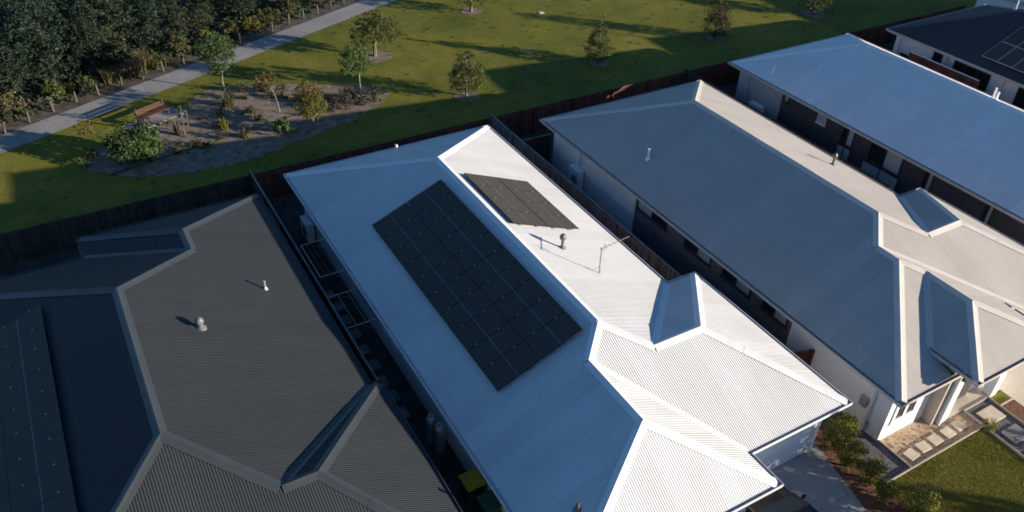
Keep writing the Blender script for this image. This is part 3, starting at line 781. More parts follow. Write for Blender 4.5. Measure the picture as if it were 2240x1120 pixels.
# stones, edging
for i, (x, y, r, lab) in enumerate(((21.75, 9.12, .1, 'pinkish sandstone paver nearest the pebble bed'), (22.42, 9.15, -.05, 'sandstone paver second from the pebble bed'), (23.05, 9.17, .04, 'sandstone paver in front of the white porch pillar'), (23.75, 9.16, .02, 'sandstone paver just past the white porch pillar'), (24.4, 9.18, -.03, 'sandstone paver nearest the round green bush'))):
    mb = MB(); mb.box((x, y, .03), (.46, .40, .05), 0, Matrix.Rotation(r, 3, 'Z')); o = mb.build('paver', M['paver'], bevel=.01)
    tag(o, lab, 'paver', 'sandstone pavers on the sandy patio')
for (x, y, m, lab) in ((25.9, 8.95, M['paver'], 'cream square slab set in dark pebbles beside the porch'), (25.85, 7.95, M['paver_grey'], 'grey square slab set in dark pebbles near the picture edge'), (25.8, 6.9, M['paver_grey'], 'grey slab lowest on the pebble path')):
    mb = MB(); mb.box((x, y, .03), (.85, .62, .05)); o = mb.build('slab', m, bevel=.01); tag(o, lab, 'slab', 'slabs on the pebble path')
def edging(pts, label):
    mb = MB()
    for a, b in zip(pts, pts[1:]):
        a, b = Vector((*a, .045)), Vector((*b, .045)); d = b-a
        mb.box((a+b)/2, (d.length, .04, .09), 0, Matrix.Rotation(math.atan2(d.y, d.x), 3, 'Z'))
    tag(mb.build('edging', M['steel_edge']), label, 'garden edging')
edging([(19.96, 8.70), (25.1, 8.72)], 'pale timber edging between the front lawn and the sandy patio')
edging([(25.15, 9.55), (25.0, 3)], 'pale timber edging between front lawn and dark pebble path')
edging([(26.58, 9.58), (26.4, 3)], 'pale timber edging between pebble path and red bark bed')
edging([(21.24, 8.74), (21.24, 10.1)], 'timber edging between pebble bed and sandy patio at the white corner')
edging([(25.2, 9.56), (26.55, 9.56)], 'pale step edge along the front of the cream porch floor')
edging([(26.6, 9.07), (27.38, 9.07)], 'short pale edging across the red bark bed beside the porch')

# black car on the driveway
def make_car(x, y):                                     # built nose towards -y, then turned to face the garage
    t = thing('parked_car', (x, y, 0), 'black hatchback parked on the shaded driveway, half hidden by the white roof', 'car')
    # body: cross sections along y (rear at +y), half width / heights
    secs = [(-2.15, .70, .30, .62), (-2.05, .80, .22, .74), (-1.2, .86, .20, .90), (-.2, .88, .20, .95), (1.2, .88, .20, .98), (1.95, .85, .22, .98), (2.12, .78, .32, .86)]
    mb = MB(); rings = []
    for sy, hw, z0, z1 in secs:
        prof = [(-hw*.9, z0), (-hw, z0+.18), (-hw*.99, (z0+z1)/2), (-hw*.93, z1-.05), (-hw*.8, z1), (0, z1+.02), (hw*.8, z1), (hw*.93, z1-.05), (hw*.99, (z0+z1)/2), (hw, z0+.18), (hw*.9, z0)]
        rings.append(len(mb.v)); mb.v += [(x+px, y+sy, pz) for px, pz in prof]
    k = 11
    for r0, r1 in zip(rings, rings[1:]):
        for i in range(k): mb.f.append([r0+i, r1+i, r1+(i+1) % k, r0+(i+1) % k]); mb.m.append(0)
    mb.f.append([rings[0]+i for i in range(k)]); mb.m.append(0); mb.f.append([rings[-1]+i for i in reversed(range(k))]); mb.m.append(0)
    mb.build('body', M['black_paint'], t, smooth=True, bevel=0)
    # cabin
    cb = MB(); lo = [(-.80, -.95), (.80, -.95), (.82, 1.95), (-.82, 1.95)]; hi = [(-.60, -.15), (.60, -.15), (.62, 1.45), (-.62, 1.45)]
    L = [Vector((x+p[0], y+p[1], .94)) for p in lo]; H = [Vector((x+p[0], y+p[1], 1.42)) for p in hi]
    for i in range(4): cb.face([L[i], L[(i+1) % 4], H[(i+1) % 4], H[i]])
    cb.face(H); cb.build('cabin', M['black_paint'], t, bevel=.05)
    def glass(i, name):
        a, b, c, d = L[i], L[(i+1) % 4], H[(i+1) % 4], H[i]; n = (b-a).cross(d-a).normalized(); ctr = (a+b+c+d)/4
        q = [ctr+(p-ctr)*.84+n*.006 for p in (a, b, c, d)]; g = MB(); g.face(q); g.build(name, M['glass'], t)
    glass(0, 'windscreen'); glass(1, 'side_window'); glass(2, 'rear_window'); glass(3, 'side_window')
    for s in (-1, 1):
        for wy in (-1.35, 1.3):
            w = MB(); w.tube([(x+s*.68, y+wy, .31), (x+s*.885, y+wy, .31)], .31, 20); o = w.build('wheel', M['rubber'], t)
            r = MB(); r.tube([(x+s*.88, y+wy, .31), (x+s*.895, y+wy, .31)], .2, 16); r.build('rim', M['galv'], o)
        h = MB(); h.box((x+s*.58, y-2.08, .62), (.32, .10, .12)); h.build('headlight', M['pvc'], t, bevel=.02)
        h = MB(); h.box((x+s*.66, y+2.06, .80), (.22, .08, .16)); h.build('tail_light', M['red_lens'], t, bevel=.02)
        m = MB(); m.box((x+s*.95, y-.62, 1.0), (.16, .09, .12)); m.build('wing_mirror', M['black_paint'], t, bevel=.02)
        rr = MB(); rr.tube([(x+s*.585, y-.1, 1.435), (x+s*.605, y+1.42, 1.435)], .015, 6); rr.build('roof_rail', M['chrome'], t)
    t.rotation_euler = (0, 0, math.pi)
make_car(15.45, 8.6)

# ================================================================ PLANTS
def crown_mesh(rnd, blobs, n, leaf, aspect=.55, clump=.38, droop=0., mi=0, mi2=None, split=None):
    """leaf quads in clumps inside ellipsoids: blobs = [(cx,cy,cz,rx,ry,rz)]"""
    mb = MB()
    tot = sum(b[3]*b[4]*b[5] for b in blobs)
    for (cx, cy, cz, rx, ry, rz) in blobs:
        share = int(n*rx*ry*rz/tot); k = max(5, int(share/26))
        for _ in range(k):
            while True:
                d = Vector((rnd.uniform(-1, 1), rnd.uniform(-1, 1), rnd.uniform(-1, 1)))
                if .2 < d.length < 1: break
            d = d.normalized()*(d.length**.45)*rnd.uniform(.78, 1.06)
            q = Vector((cx+d.x*rx, cy+d.y*ry, cz+d.z*rz)); s = clump*min(rx, ry, rz)*rnd.uniform(.55, 1.15)
            for _ in range(int(share/k)):
                p = q+Vector((rnd.gauss(0, s*.5), rnd.gauss(0, s*.5), rnd.gauss(0, s*.42)))
                a = Vector((rnd.gauss(0, 1), rnd.gauss(0, 1), rnd.gauss(0, .6)-droop)).normalized()
                b = a.orthogonal().normalized(); b = (Matrix.Rotation(rnd.uniform(0, 6.28), 3, a) @ b)
                L = leaf*rnd.uniform(.6, 1.35); W = L*aspect
                m = mi if (split is None or p.z < split) else mi2
                mb.face([p-a*L*.5, p+b*W*.5, p+a*L*.5, p-b*W*.5], m)
    return mb

def trunk_mesh(rnd, h, r, lean=(0, 0), limbs=5, spread=.8, start=.45, stems=1):
    mb = MB()
    for s in range(stems):
        off = Vector((rnd.uniform(-.12, .12), rnd.uniform(-.12, .12), 0)) if stems > 1 else Vector()
        ln = Vector((lean[0]+(rnd.uniform(-.5, .5) if stems > 1 else 0), lean[1]+(rnd.uniform(-.5, .5) if stems > 1 else 0), 0))
        pts = [off+ln*t*t+Vector((rnd.gauss(0, .02), rnd.gauss(0, .02), h*t)) for t in (0, .2, .4, .6, .8, 1)]
        pts[0] = off+Vector((0, 0, -.05))
        mb.tube(pts, [r*1.35, r, r*.85, r*.65, r*.45, r*.2], 7)
        for k in range(limbs):
            t = start+(.95-start)*k/max(1, limbs); i = min(4, int(t*5)); p = pts[i].lerp(pts[i+1], t*5-i)
            an = k*2.4+rnd.uniform(-.4, .4); l = spread*(1.15-t)*rnd.uniform(.7, 1.1)
            e = p+Vector((math.cos(an)*l, math.sin(an)*l, l*.85)); m = p.lerp(e, .5)+Vector((0, 0, -.05*l))
            mb.tube([p, m, e], [r*.45, r*.3, r*.1], 5)
    return mb

def tree(x, y, label, blobs, n, leaf, lm, trunk_h, trunk_r, lean=(0, 0), seed=0, bark='bark', limbs=5, spread=.6, stems=1, cat='tree', group=None, name='tree', split=None, lm2=None, start=.4, clump=.31, aspect=.55):
    rnd = random.Random(seed+int(x*10)); t = thing(name, (x, y, 0), label, cat, group)
    if group is None: blobs = [(a*1.15, b*1.15, c, d*1.30, e*1.30, f*1.12) for a, b, c, d, e, f in blobs]; n = int(n*2.6); leaf *= .78
    trunk_mesh(rnd, trunk_h, trunk_r, lean, limbs, spread, start, stems).build('trunk', M[bark], t)
    cm = crown_mesh(rnd, blobs, n, leaf, aspect, clump, 0, 0, 1, split)
    cm.build('crown', [M[lm]]+([M[lm2]] if lm2 else []), t)
    for ch in t.children: ch.matrix_parent_inverse = Matrix()
    return t
def shrub(x, y, label, rx, rz, n, leaf, lm, seed=0, name='shrub', group=None, cat='shrub', clump=.45):
    rnd = random.Random(seed+int(x*13+y*7)); t = thing(name, (x, y, 0), label, cat, group)
    blobs = [(rnd.uniform(-.35, .35)*rx, rnd.uniform(-.35, .35)*rx, rz*rnd.uniform(.75, 1.1), rx*rnd.uniform(.5, .8), rx*rnd.uniform(.5, .8), rz*rnd.uniform(.6, .9)) for _ in range(5)]
    crown_mesh(rnd, blobs, n, leaf, .5, clump).build('foliage', M[lm], t)
    st = MB()
    for k in range(5):
        a = k*1.26; st.tube([(0, 0, -.03), (math.cos(a)*rx*.25, math.sin(a)*rx*.25, rz*.6), (math.cos(a)*rx*.55, math.sin(a)*rx*.55, rz*1.25)], [.025, .018, .007], 5)
    st.build('stem', M['bark_dark'], t)
    for ch in t.children: ch.matrix_parent_inverse = Matrix()
    return t
def tussock(x, y, label, h, r, n, lm, seed=0, name='grass_tussock', group=None, cat='plant', width=.02):
    rnd = random.Random(seed+int(x*17+y*5)); t = MB()
    for _ in range(n):
        a = rnd.uniform(0, 6.28); l = h*rnd.uniform(.55, 1.1); o = Vector((rnd.gauss(0, r*.28), rnd.gauss(0, r*.28), 0))
        d = Vector((math.cos(a), math.sin(a), 0)); s = Vector((-d.y, d.x, 0))*width*rnd.uniform(.6, 1.3)
        rr = r*rnd.uniform(.2, 1.0); p1 = o+d*rr*.4+Vector((0, 0, l*.65)); p2 = o+d*rr+Vector((0, 0, l*rnd.uniform(.75, 1.0)))
        t.face([o-s, o+s, p1+s*.8, p1-s*.8]); t.face([p1-s*.8, p1+s*.8, p2])
    ob = t.build(name, M[lm]); ob.location = (x, y, 0); tag(ob, label, cat, group); return ob

# --- park trees, one by one
tree(27.9, 53.7, 'park tree with brown mulch ring, cut off by the top edge near the footpath', [(0, 0, 1.25, .9, .9, .85), (.2, .2, 2.4, .8, .8, .9)], 1500, .17, 'lf_mid', 3.2, .09, bark='bark')
tree(51.2, 41.9, 'park tree cut off by the top edge beyond the pale roofed house', [(0, 0, 1.15, .9, .9, .8), (.1, 0, 2.3, .7, .7, .8)], 1500, .17, 'lf_mid', 3.0, .08, bark='bark')
tree(31.05, 41.55, 'thin conical park tree with a sparse pointed top', [(0, 0, .95, .72, .72, .65), (0, 0, 1.7, .52, .52, .6), (.05, 0, 2.35, .3, .3, .45), (.08, 0, 2.9, .13, .13, .4)], 1700, .13, 'lf_mid', 3.2, .05, limbs=9, spread=.5, start=.15)
tree(41.15, 41.56, 'dark columnar park tree behind the grey roofed house', [(0, 0, 1.0, .72, .72, .85), (0, 0, 2.0, .62, .62, .8), (0, 0, 2.7, .4, .4, .4)], 2200, .12, 'lf_dark', 2.7, .06, bark='bark_dark', start=.15)
tree(20.98, 41.05, 'rounded pyramidal green park tree in a mulch ring behind the white roofed house', [(0, 0, 1.2, .88, .88, .8), (.05, 0, 1.95, .66, .66, .65), (.1, 0, 2.6, .36, .36, .4)], 2300, .13, 'lf_mid', 2.7, .06, start=.2, limbs=7)
tree(18.4, 49.1, 'wide bushy multi stemmed park tree in a brown mulch ring', [(-.5, 0, 1.75, .85, .85, .8), (.45, .1, 1.9, .9, .9, .85), (0, .4, 2.2, .8, .8, .6), (.9, -.1, 1.5, .6, .6, .6), (-.9, .1, 1.4, .5, .5, .5)], 2600, .15, 'lf_mid', 2.0, .05, stems=5, limbs=3, spread=.7)
tree(15.64, 44.87, 'slim pale trunked green tree at the edge of the planted bed', [(-.15, 0, 1.9, .72, .72, .65), (-.1, 0, 2.5, .5, .5, .5), (.25, 0, 1.55, .45, .45, .45), (-.55, 0, 1.55, .4, .4, .45)], 1700, .14, 'lf_green', 2.5, .05, start=.35)
tree(11.43, 41.07, 'small tree turning orange at its top, pale trunk, in the planted bed', [(-.1, 0, 1.55, .72, .72, .65), (-.1, 0, 2.25, .66, .66, .55), (.1, 0, 1.2, .4, .4, .4)], 1900, .13, 'lf_yellow', 2.4, .045, split=2.25, lm2='lf_autumn', start=.35)
tree(10.34, 43.96, 'thin leaning sapling with sparse orange leaves', [(-.5, 0, 2.15, .55, .55, .4), (-.8, .1, 1.95, .35, .35, .3), (-.3, 0, 1.75, .3, .3, .35)], 520, .12, 'lf_autumn', 2.3, .03, lean=(-.55, .1), limbs=5, spread=.5, start=.5)
tree(8.29, 48.26, 'round crowned green street tree beside the footpath', [(-.1, 0, 2.1, .85, .85, .7), (.2, 0, 2.75, .7, .7, .6), (-.4, 0, 2.8, .6, .6, .55), (0, 0, 3.2, .45, .45, .4)], 2200, .15, 'lf_deep', 2.9, .05, start=.4)
tree(2.17, 41.9, 'low dense leafy green tree in front of the bench', [(0, 0, 1.0, .95, .9, .8), (-.5, .2, 1.3, .6, .6, .5), (.55, 0, 1.2, .6, .6, .6), (.5, -.2, .6, .6, .6, .5)], 1900, .19, 'lf_deep', 1.6, .05, stems=3, limbs=3, start=.2)
tree(.96, 42.87, 'spindly leaning sapling with a few orange leaves left of the bench', [(-.6, .1, 1.95, .35, .35, .4), (-.5, 0, 1.6, .3, .3, .2)], 260, .12, 'lf_autumn', 2.0, .028, lean=(-.55, .1), limbs=4, spread=.4, start=.5)
# staked sapling
t = thing('staked_sapling', (4.96, 43.65, 0), 'bare sapling between grey timber stakes in the planted bed', 'sapling')
for dx, dy in ((-.35, 0), (.3, .12), (.0, -.3)):
    s = MB(); s.box((4.96+dx, 43.65+dy, .65), (.06, .06, 1.35), 0, Matrix.Rotation(dx*.25, 3, 'Y')); s.build('stake', M['timber_pale'], t)
s = MB(); s.tube([(4.6, 43.65, .75), (5.28, 43.77, .72)], .025, 6); s.tube([(4.6, 43.65, .4), (5.28, 43.77, .45)], .025, 6); s.build('tie', M['timber_pale'], t)
s = trunk_mesh(random.Random(3), 1.7, .022, (.1, 0), 6, .4, .4); s.v = [(a+4.96, b+43.65, c) for a, b, c in s.v]; s.build('trunk', M['bark'], t)
s = crown_mesh(random.Random(4), [(5.0, 43.7, 1.3, .3, .3, .4)], 160, .1); s.build('crown', M['lf_olive'], t)

# --- bed shrubs
bed_sh = [
 (9.8, 41.5, 'bright green leafy shrub at the front edge of the planted bed', .62, .55, 700, .16, 'lf_green'),
 (9.2, 47.5, 'low dark shrub beneath the round crowned street tree', .55, .35, 420, .1, 'lf_grey'),
 (10.3, 47.0, 'dull purple green shrub right of the street tree', .6, .4, 500, .1, 'lf_grey'),
 (8.3, 47.0, 'dark low shrub at the bed corner by the footpath', .5, .3, 360, .1, 'lf_grey'),
 (11.2, 46.2, 'small dull shrub behind the leaning orange sapling', .5, .4, 380, .1, 'lf_grey'),
 (13.0, 42.6, 'dull bushy shrub just right of the orange topped tree', .62, .5, 620, .11, 'lf_grey'),
 (13.9, 42.5, 'dark rounded shrub left of the bed tip', .66, .55, 660, .11, 'lf_grey'),
 (14.9, 42.9, 'brownish shrub below the slim green tree', .62, .5, 600, .11, 'lf_grey'),
 (15.8, 42.8, 'low shrub at the right hand tip of the bed', .5, .36, 420, .11, 'lf_olive'),
 (14.4, 43.7, 'dark shrub around the foot of the slim green tree', .6, .45, 520, .11, 'lf_dark'),
 (13.2, 43.6, 'dull green shrub in the middle of the right hand shrub clump', .6, .5, 520, .11, 'lf_grey'),
 (12.2, 44.6, 'small olive shrub at the back edge of the bed', .5, .36, 380, .11, 'lf_olive'),
 (16.2, 43.7, 'small dull shrub where bed meets lawn', .4, .3, 300, .1, 'lf_grey'),
 (4.2, 41.7, 'tiny pale shrub in front of the staked sapling', .32, .22, 170, .1, 'lf_olive'),
 (.2, 43.2, 'small olive shrub left of the spindly sapling', .5, .32, 300, .12, 'lf_olive'),
 (-.3, 42.6, 'low shrub at the far left end of the bed', .4, .25, 220, .11, 'lf_green'),
]
for i, (x, y, lab, rx, rz, n, lf, lm) in enumerate(bed_sh): shrub(x, y, lab, rx, rz, n, lf, lm, i)
tussock(7.95, 46.1, 'spiky strap leaved plant near the back of the bed', .75, .55, 70, 'lf_olive', 1, 'spiky_plant', width=.03)
tussock(6.95, 43.3, 'upright yellow green grassy plant in the middle of the bed', .85, .35, 70, 'lf_yellow', 2, 'spiky_plant', width=.03)
tussock(7.75, 41.9, 'small strap leaved plant near the front edge of the bed', .6, .5, 50, 'lf_olive', 3, 'spiky_plant', width=.03)
tussock(4.6, 43.9, 'thin upright grassy plant beside the staked sapling', .8, .25, 50, 'lf_olive', 4, 'spiky_plant', width=.025)
rnd = random.Random(21)
for i in range(26):
    x = rnd.uniform(3, 12); y = rnd.uniform(42.2, 47)
    if y > 41.3+abs(x-9)*.35 and y < 48-abs(x-8)*.5:
        tussock(x, y, 'low sprig of ground planting in the open mulch', rnd.uniform(.18, .4), rnd.uniform(.15, .3), 16, rnd.choice(['lf_olive', 'lf_grey', 'lf_mid']), i, 'small_plant', 'sprigs planted in the mulch bed', width=.025)

rnd = random.Random(41)
for i in range(22):
    x = rnd.uniform(1.5, 15); y = 43.6+rnd.uniform(-2.6, 2.8)+.12*(x-6)
    if x > 11 and abs(y-43.6) > 1.6: continue
    shrub(x, y, 'low scrappy groundcover shrub growing through the mulch', rnd.uniform(.3, .55), rnd.uniform(.16, .3), 260, .1, rnd.choice(['lf_grey', 'lf_olive', 'lf_grey', 'lf_dark']), i+60, name='groundcover_shrub', group='low shrubs growing through the mulch bed')

# --- edge of the wood: tussocks and shrubs behind the bollards
edge = [(9.6, 1.95, 1.1, 'lf_straw', 'pale dry grass tussock leaning over the bollards'), (10.6, 2.6, 1.2, 'lf_straw', 'tall straw coloured tussock behind the round crowned tree'),
        (8.4, 2.3, .9, 'lf_olive', 'olive tussock left of the pale dry grass')]
for i, (u, w, h, lm, lab) in enumerate(edge):
    x, y = pp(u, w+.3); tussock(x, y, lab, h, .75, 420, lm, i, width=.02)
for i, (u, w, rx, rz, lm, lab) in enumerate([
    (13.2, 2.3, .8, .9, 'lf_olive', 'tall olive bush beside the footpath above the round street tree'), (15.5, 2.3, .8, .55, 'lf_yellow', 'yellow green bush behind the bollards, left of two'),
    (17.3, 2.4, .85, .65, 'lf_olive', 'olive bush behind the bollards'), (19.1, 2.3, .8, .6, 'lf_yellow', 'yellow green bush behind the bollards, right of two'),
    (20.9, 2.3, .9, .6, 'lf_olive', 'olive bush near the top end of the bollard row'), (22.8, 2.2, .9, .6, 'lf_olive', 'olive bush at the top edge by the footpath'),
    (6.6, 2.2, .7, .5, 'lf_olive', 'low dark olive bush behind the bollards left of the dry grass'), (4.8, 2.4, .8, .6, 'lf_mid', 'green bush at the foot of the dark wood'),
    (2.3, 2.6, .8, .7, 'lf_straw', 'dry leaved bush at the wood edge near the left border'), (.2, 2.8, .9, .6, 'lf_olive', 'sparse bush at the far left of the bollard row'), (-2.2, 2.7, .9, .6, 'lf_olive', 'bush at the left border behind the bollards')]):
    x, y = pp(u, w+.4); shrub(x, y, lab, rx, rz, 900, .14, lm, i)

rnd = random.Random(77)
for i in range(34):
    u = rnd.uniform(-3, 25); x, y = pp(u, rnd.uniform(1.9, 3.0)); h = rnd.uniform(.3, .75)
    if i % 2: tussock(x, y, 'rough grass clump between the bollards and the wood', h, rnd.uniform(.35, .6), 150, rnd.choice(['lf_olive', 'lf_straw', 'lf_mid']), i, 'grass_clump', 'rough grass clumps along the wood edge', width=.018)
    else: shrub(x, y, 'small scrubby bush at the foot of the dark wood', rnd.uniform(.4, .65), h*.75, 420, .11, rnd.choice(['lf_olive', 'lf_forest_b', 'lf_grey']), i, name='scrub_bush', group='scrubby bushes along the wood edge')

# --- the wood: copies of a few bush trees
def forest_proto(seed, h, lm):
    r = random.Random(seed); t = thing('bush_tree', (0, 0, -50), 'dense dark green tree in the wood beyond the footpath', 'tree', 'trees of the dark wood beyond the footpath')
    bl = [(r.uniform(-.6, .6), r.uniform(-.6, .6), h*r.uniform(.3, .8), r.uniform(.9, 1.5), r.uniform(.9, 1.5), h*r.uniform(.14, .24)) for _ in range(8)]
    bl.append((0, 0, h*.85, .9, .9, h*.16)); bl.append((0, 0, h*.25, 1.1, 1.1, h*.2))
    trunk_mesh(r, h*.8, .11, (r.uniform(-.4, .4), r.uniform(-.4, .4)), 7, 1.3, .25).build('trunk', M['bark_dark'], t)
    crown_mesh(r, bl, 4600, .18, .45, .30).build('crown', M[lm], t)
    for ch in t.children: ch.matrix_parent_inverse = Matrix()
    return t
protos = [forest_proto(s, h, lm) for s, h, lm in ((1, 6.0, 'lf_forest'), (2, 5.0, 'lf_forest'), (3, 6.8, 'lf_forest'), (4, 4.6, 'lf_forest_b'), (5, 5.6, 'lf_forest_b'))]
used = set(); rnd = random.Random(11); k = 0
for row, (w, step) in enumerate(((4.3, 2.3), (6.6, 2.5), (9.4, 2.8), (12.8, 3.1), (16.8, 3.6), (21.5, 4.0))):
    u = -5.0+row*.7
    while u < 26+row*1.5:
        i = rnd.choice((0, 1, 2, 0, 1, 3)) if u < 9 else rnd.choice((3, 4, 3, 1, 4, 0))
        p = protos[i]
        x, y = pp(u+rnd.uniform(-.7, .7), w+rnd.uniform(-.7, .7))
        if i not in used: used.add(i); o = p
        else: o = copy_tree(p)
        s = rnd.uniform(.72, 1.08)*(.62 if (u > 13 and row < 2) else 1)
        o.location = (x, y, 0); o.rotation_euler = (0, 0, rnd.uniform(0, 6.28)); o.scale = (s, s, s*rnd.uniform(.9, 1.1)); u += step*rnd.uniform(.8, 1.2)
for i, p in enumerate(protos):
    if i not in used: p.location = (*pp(30+i*2, 8), 0)
# undergrowth nobody could count
ug = MB(); rnd = random.Random(5)
for _ in range(9000):
    u = rnd.uniform(-8, 34); w = 1.9+abs(rnd.gauss(0, 1))*4.5
    if w < 2.6 and rnd.random() < .6: continue
    x, y = pp(u, w); z = rnd.uniform(.02, .5)*min(1, (w-1.6)/2); a = Vector((rnd.gauss(0, 1), rnd.gauss(0, 1), rnd.gauss(0, .7))).normalized(); b = a.orthogonal().normalized(); L = rnd.uniform(.1, .26)
    p = Vector((x, y, z)); ug.face([p-a*L, p+b*L*.4, p+a*L, p-b*L*.4])
o = ug.build('undergrowth', M['lf_forest_b']); o['kind'] = 'stuff'

wd = MB(); rnd = random.Random(15)
for _ in range(620):
    x, y = rnd.uniform(-6, 62), rnd.uniform(37, 66)
    if (Vector((x, y, 0))-E0).dot(Wn) > -1.1: continue
    r = rnd.uniform(.06, .22)
    for k in range(14):
        a = rnd.uniform(0, 6.28); d = Vector((math.cos(a), math.sin(a), 0)); p = Vector((x+rnd.gauss(0, r*.5), y+rnd.gauss(0, r*.5), .01)); sd = Vector((-d.y, d.x, 0))*.02
        wd.face([p-sd, p+sd, p+d*.07+Vector((0, 0, rnd.uniform(.04, .12)))])
o = wd.build('lawn_weeds', M['lf_mid']); o['kind'] = 'stuff'
ll = MB()
for cx, cy in [(a, b) for a, b, c in ring_spots]+[(15.6, 44.9), (11.4, 41.1), (8.3, 48.3), (2.2, 41.9), (24, 45), (35, 46)]:
    for _ in range(90):
        x, y = cx+rnd.gauss(-.4, 1.1), cy+rnd.gauss(.2, 1.0); a = rnd.uniform(0, 6.28); d = Vector((math.cos(a), math.sin(a), rnd.uniform(-.1, .3)))*.05; e = Vector((-d.y, d.x, .01))*.6; p = Vector((x, y, .035))
        ll.face([p-d, p+e, p+d, p-e])
o = ll.build('fallen_leaves', M['lf_straw']); o['kind'] = 'stuff'

# --- bollards along the path
b0 = thing('bollard', (0, 0, 0), 'short grey timber bollard in the row between footpath and wood', 'bollard', 'timber bollards along the footpath')
mb = MB(); mb.box((0, 0, .33), (.10, .10, .68)); mb.build('post', M['timber_pale'], b0, bevel=.02)
mb = MB(); mb.box((0, 0, .685), (.075, .075, .03)); mb.build('top', M['timber_pale'], b0, bevel=.01)
spots = [(-3.56, 48.17), (-2.3, 48.97), (-.99, 49.75), (.3, 50.48), (1.56, 50.9), (2.92, 51.41), (4.28, 52.05), (5.6, 52.7), (6.96, 53.31), (8.35, 53.95), (9.7, 54.5), (11.03, 55.1), (12.3, 55.7), (13.59, 56.32), (15.0, 56.98), (16.27, 57.56), (17.51, 58.08), (18.7, 58.56), (19.9, 59.15), (21.2, 59.7)]
rnd = random.Random(2)
for i, (x, y) in enumerate(spots):
    o = b0 if i == 0 else copy_tree(b0); o.location = (x, y, 0); o.rotation_euler = (rnd.uniform(-.08, .08), rnd.uniform(-.12, .12), .42+rnd.uniform(-.1, .1))

# --- bench on its slab
mb = MB(); R = Matrix.Rotation(math.atan2(U.y, U.x), 3, 'Z'); bc = Vector((3.85, 46.2, 0))
slab = MB(); slab.box(bc+Vector((-.1, 0, .02)), (3.4, 1.3, .05), 0, R); o = slab.build('bench_slab', M['path'], bevel=.01); o['kind'] = 'structure'
t = thing('park_bench', bc, 'red brown timber park bench on a concrete slab by the footpath', 'bench')
def lb(v): return bc+R @ Vector(v)
s = MB()
for k in range(4): s.box(lb((0, -.18+k*.12, .46)), (2.1, .10, .04), 0, R)
s.build('seat', M['timber_bench'], t)
s = MB()
for k in range(3): s.box(lb((0, .30+k*.03, .56+k*.09)), (1.9, .035, .075), 0, R)
s.build('backrest', M['timber_bench'], t)
for x in (-.85, .85):
    s = MB(); s.box(lb((x, -.12, .23)), (.06, .06, .44), 0, R); s.box(lb((x, .28, .45)), (.06, .05, .9), 0, R); s.box(lb((x, .08, .42)), (.06, .46, .05), 0, R); s.build('leg', M['frame_dark'], t)
# pit lid on the lawn
lid = MB(); lid.box((32.5, 51.2, .015), (.42, .42, .03)); lid.box((32.5, 51.2, .035), (.30, .30, .02)); tag(lid.build('pit_lid', M['concrete_cream'], bevel=.01), 'small pale square pit lid lying in the open lawn', 'pit lid')

# --- front garden bushes
for i, (x, y, rx, rz, n, lab) in enumerate([(19.55, 10.6, .55, .80, 1300, 'tallest leafy bush at the corner of the white roofed garage'), (19.35, 9.9, .42, .55, 800, 'yellow green bush beside the driveway, second from the garage'),
    (19.6, 9.15, .40, .50, 700, 'sunlit bush at the corner of the pebble bed'), (19.35, 8.35, .38, .42, 520, 'small dark bush between driveway and front lawn'), (19.75, 7.45, .55, .62, 900, 'leafy bush at the bottom edge beside the front lawn'), (19.3, 6.9, .5, .5, 700, 'bush at the bottom edge beside the driveway')]):
    shrub(x, y, lab, rx*1.3, rz*1.15, int(n*3), .08, 'lf_front', i+40)
shrub(25.15, 8.55, 'small round bright green bush at the corner of the lawn edging', .30, .28, 420, .07, 'lf_front', 77)
shrub(7.3, 16.05, 'small pale plant in the side yard above the bins', .18, .25, 120, .08, 'lf_olive', 78)
for x, y in ((26.3, 7.6), (26.1, 7.1)): shrub(x, y, 'low grey green plant beside the pebble path', .28, .2, 200, .07, 'lf_grey', 79, group='low plants beside the pebble path')
# loose pebbles and twigs on the sandy patio
pb = MB(); rnd = random.Random(9)
for _ in range(260):
    x, y = rnd.uniform(21.3, 25), rnd.uniform(8.8, 10.0); s = rnd.uniform(.012, .05)
    pb.box((x, y, .008+s*.3), (s, s*rnd.uniform(.6, 1.4), s*.6), 0, Matrix.Rotation(rnd.uniform(0, 3), 3, 'Z'))
o = pb.build('loose_stones', M['sand']); o['kind'] = 'stuff'

gb = MB(); rnd = random.Random(31)
for _ in range(26000):
    x, y = rnd.uniform(19.75, 24.93), rnd.uniform(4.6, 8.66); h = rnd.uniform(.025, .075)*(1.25 if math.sin(x*2.1)+math.sin(y*2.7+x) > .4 else .8)
    a = rnd.uniform(0, 6.28); d = Vector((math.cos(a), math.sin(a), 0)); p = Vector((x, y, .004)); sd = Vector((-d.y, d.x, 0))*.007
    gb.face([p-sd, p+sd, p+d*h*rnd.uniform(.2, .8)+Vector((0, 0, h))])
o = gb.build('grass_blades', M['lf_grass']); o['kind'] = 'stuff'

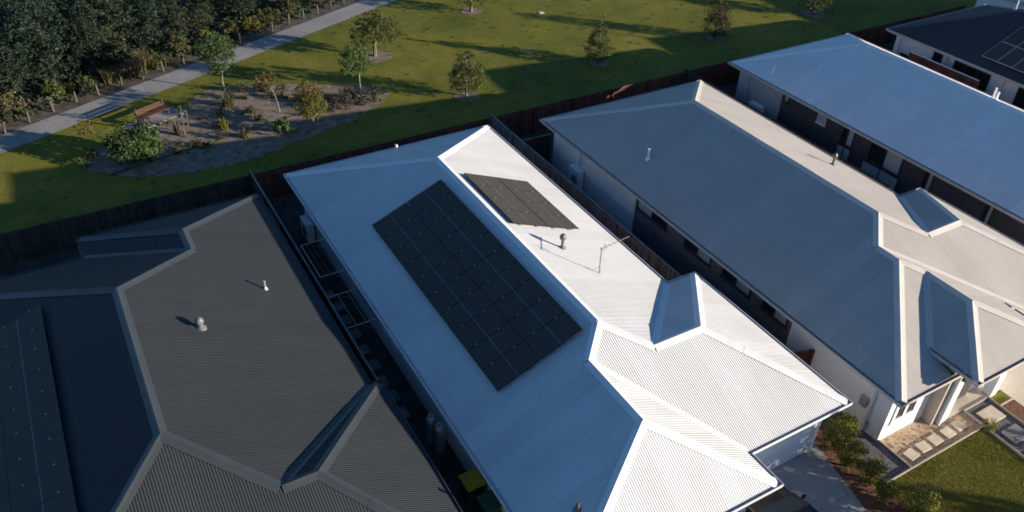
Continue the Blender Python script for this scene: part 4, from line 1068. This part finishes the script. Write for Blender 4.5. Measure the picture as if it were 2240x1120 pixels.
# --- street trees outside the frame: they throw the dappled shade on driveway and lawn
for i, (x, y, h, rr, z0) in enumerate(((26.0, 1.5, 4.9, 1.25, 3.45), (27.9, .9, 5.3, 1.2, 3.9), (26.2, -3.3, 4.8, 1.25, 3.2), (28.8, -4.2, 4.9, 1.25, 3.4), (23.4, -.8, 4.5, 1.1, 3.2), (36.3, -8.0, 4.6, .5, 3.6))):
    tree(x, y, 'street tree on the verge in front of the houses', [(0, 0, z0, rr, rr, .9), (.7, .2, z0+.6, rr*.8, rr*.8, .7), (-.7, -.2, z0+.5, rr*.8, rr*.8, .7), (0, 0, h-.6, rr*.7, rr*.7, .6), (0, .6, z0-.5, rr*.7, rr*.7, .6)], 2600, .2, 'lf_mid', h*.85, .1, seed=i, group='street trees on the verge', name='street_tree')

# ================================================================ LIGHT, SKY, CAMERA
sl = bpy.data.lights.new('sun', 'SUN'); sl.energy = 4.5; sl.angle = math.radians(.5); sl.color = (1, .875, .735)
so = bpy.data.objects.new('sun', sl); C.objects.link(so); so.rotation_euler = SUN.to_track_quat('Z', 'Y').to_euler(); so.location = (60, -60, 40)
world = bpy.data.worlds.new('World'); bpy.context.scene.world = world; world.use_nodes = True
nt = world.node_tree; sky = nt.nodes.new('ShaderNodeTexSky'); sky.sky_type = 'NISHITA'; sky.sun_disc = False
sky.sun_elevation = math.asin(SUN.z); sky.sun_rotation = math.atan2(SUN.x, SUN.y)
nt.links.new(sky.outputs[0], nt.nodes['Background'].inputs[0]); nt.nodes['Background'].inputs[1].default_value = .076
sky.ozone_density = 5.5; sky.air_density = 1.0; sky.dust_density = .3

cam = bpy.data.cameras.new('camera'); co = bpy.data.objects.new('camera', cam); C.objects.link(co)
F, pitch, yaw, roll = 1800.4168, .637034073, -.539739367, .0326501888
cy, sy = math.cos(yaw), math.sin(yaw); Rz = Matrix(((cy, sy, 0), (-sy, cy, 0), (0, 0, 1)))
B = Matrix(((1, 0, 0), (0, 0, 1), (0, -1, 0))); cp, sp = math.cos(pitch), math.sin(pitch)
Pm = Matrix(((1, 0, 0), (0, cp, -sp), (0, sp, cp))); cr, sr = math.cos(roll), math.sin(roll); Q = Matrix(((cr, sr, 0), (-sr, cr, 0), (0, 0, 1)))
Rw = (Q @ Pm @ B @ Rz).transposed()
co.matrix_world = Matrix.Translation((0, 0, 2.6+12*1.62)) @ Rw.to_4x4()
cam.sensor_fit = 'HORIZONTAL'; cam.sensor_width = 36; cam.lens = 36*F/2240; cam.clip_end = 2000; cam.clip_start = .1
sc = bpy.context.scene; sc.camera = co
sc.cycles.filter_width = 1.75
sc.view_settings.view_transform = 'Standard'; sc.view_settings.look = 'None'; sc.view_settings.gamma = 1; sc.view_settings.exposure = 1.12
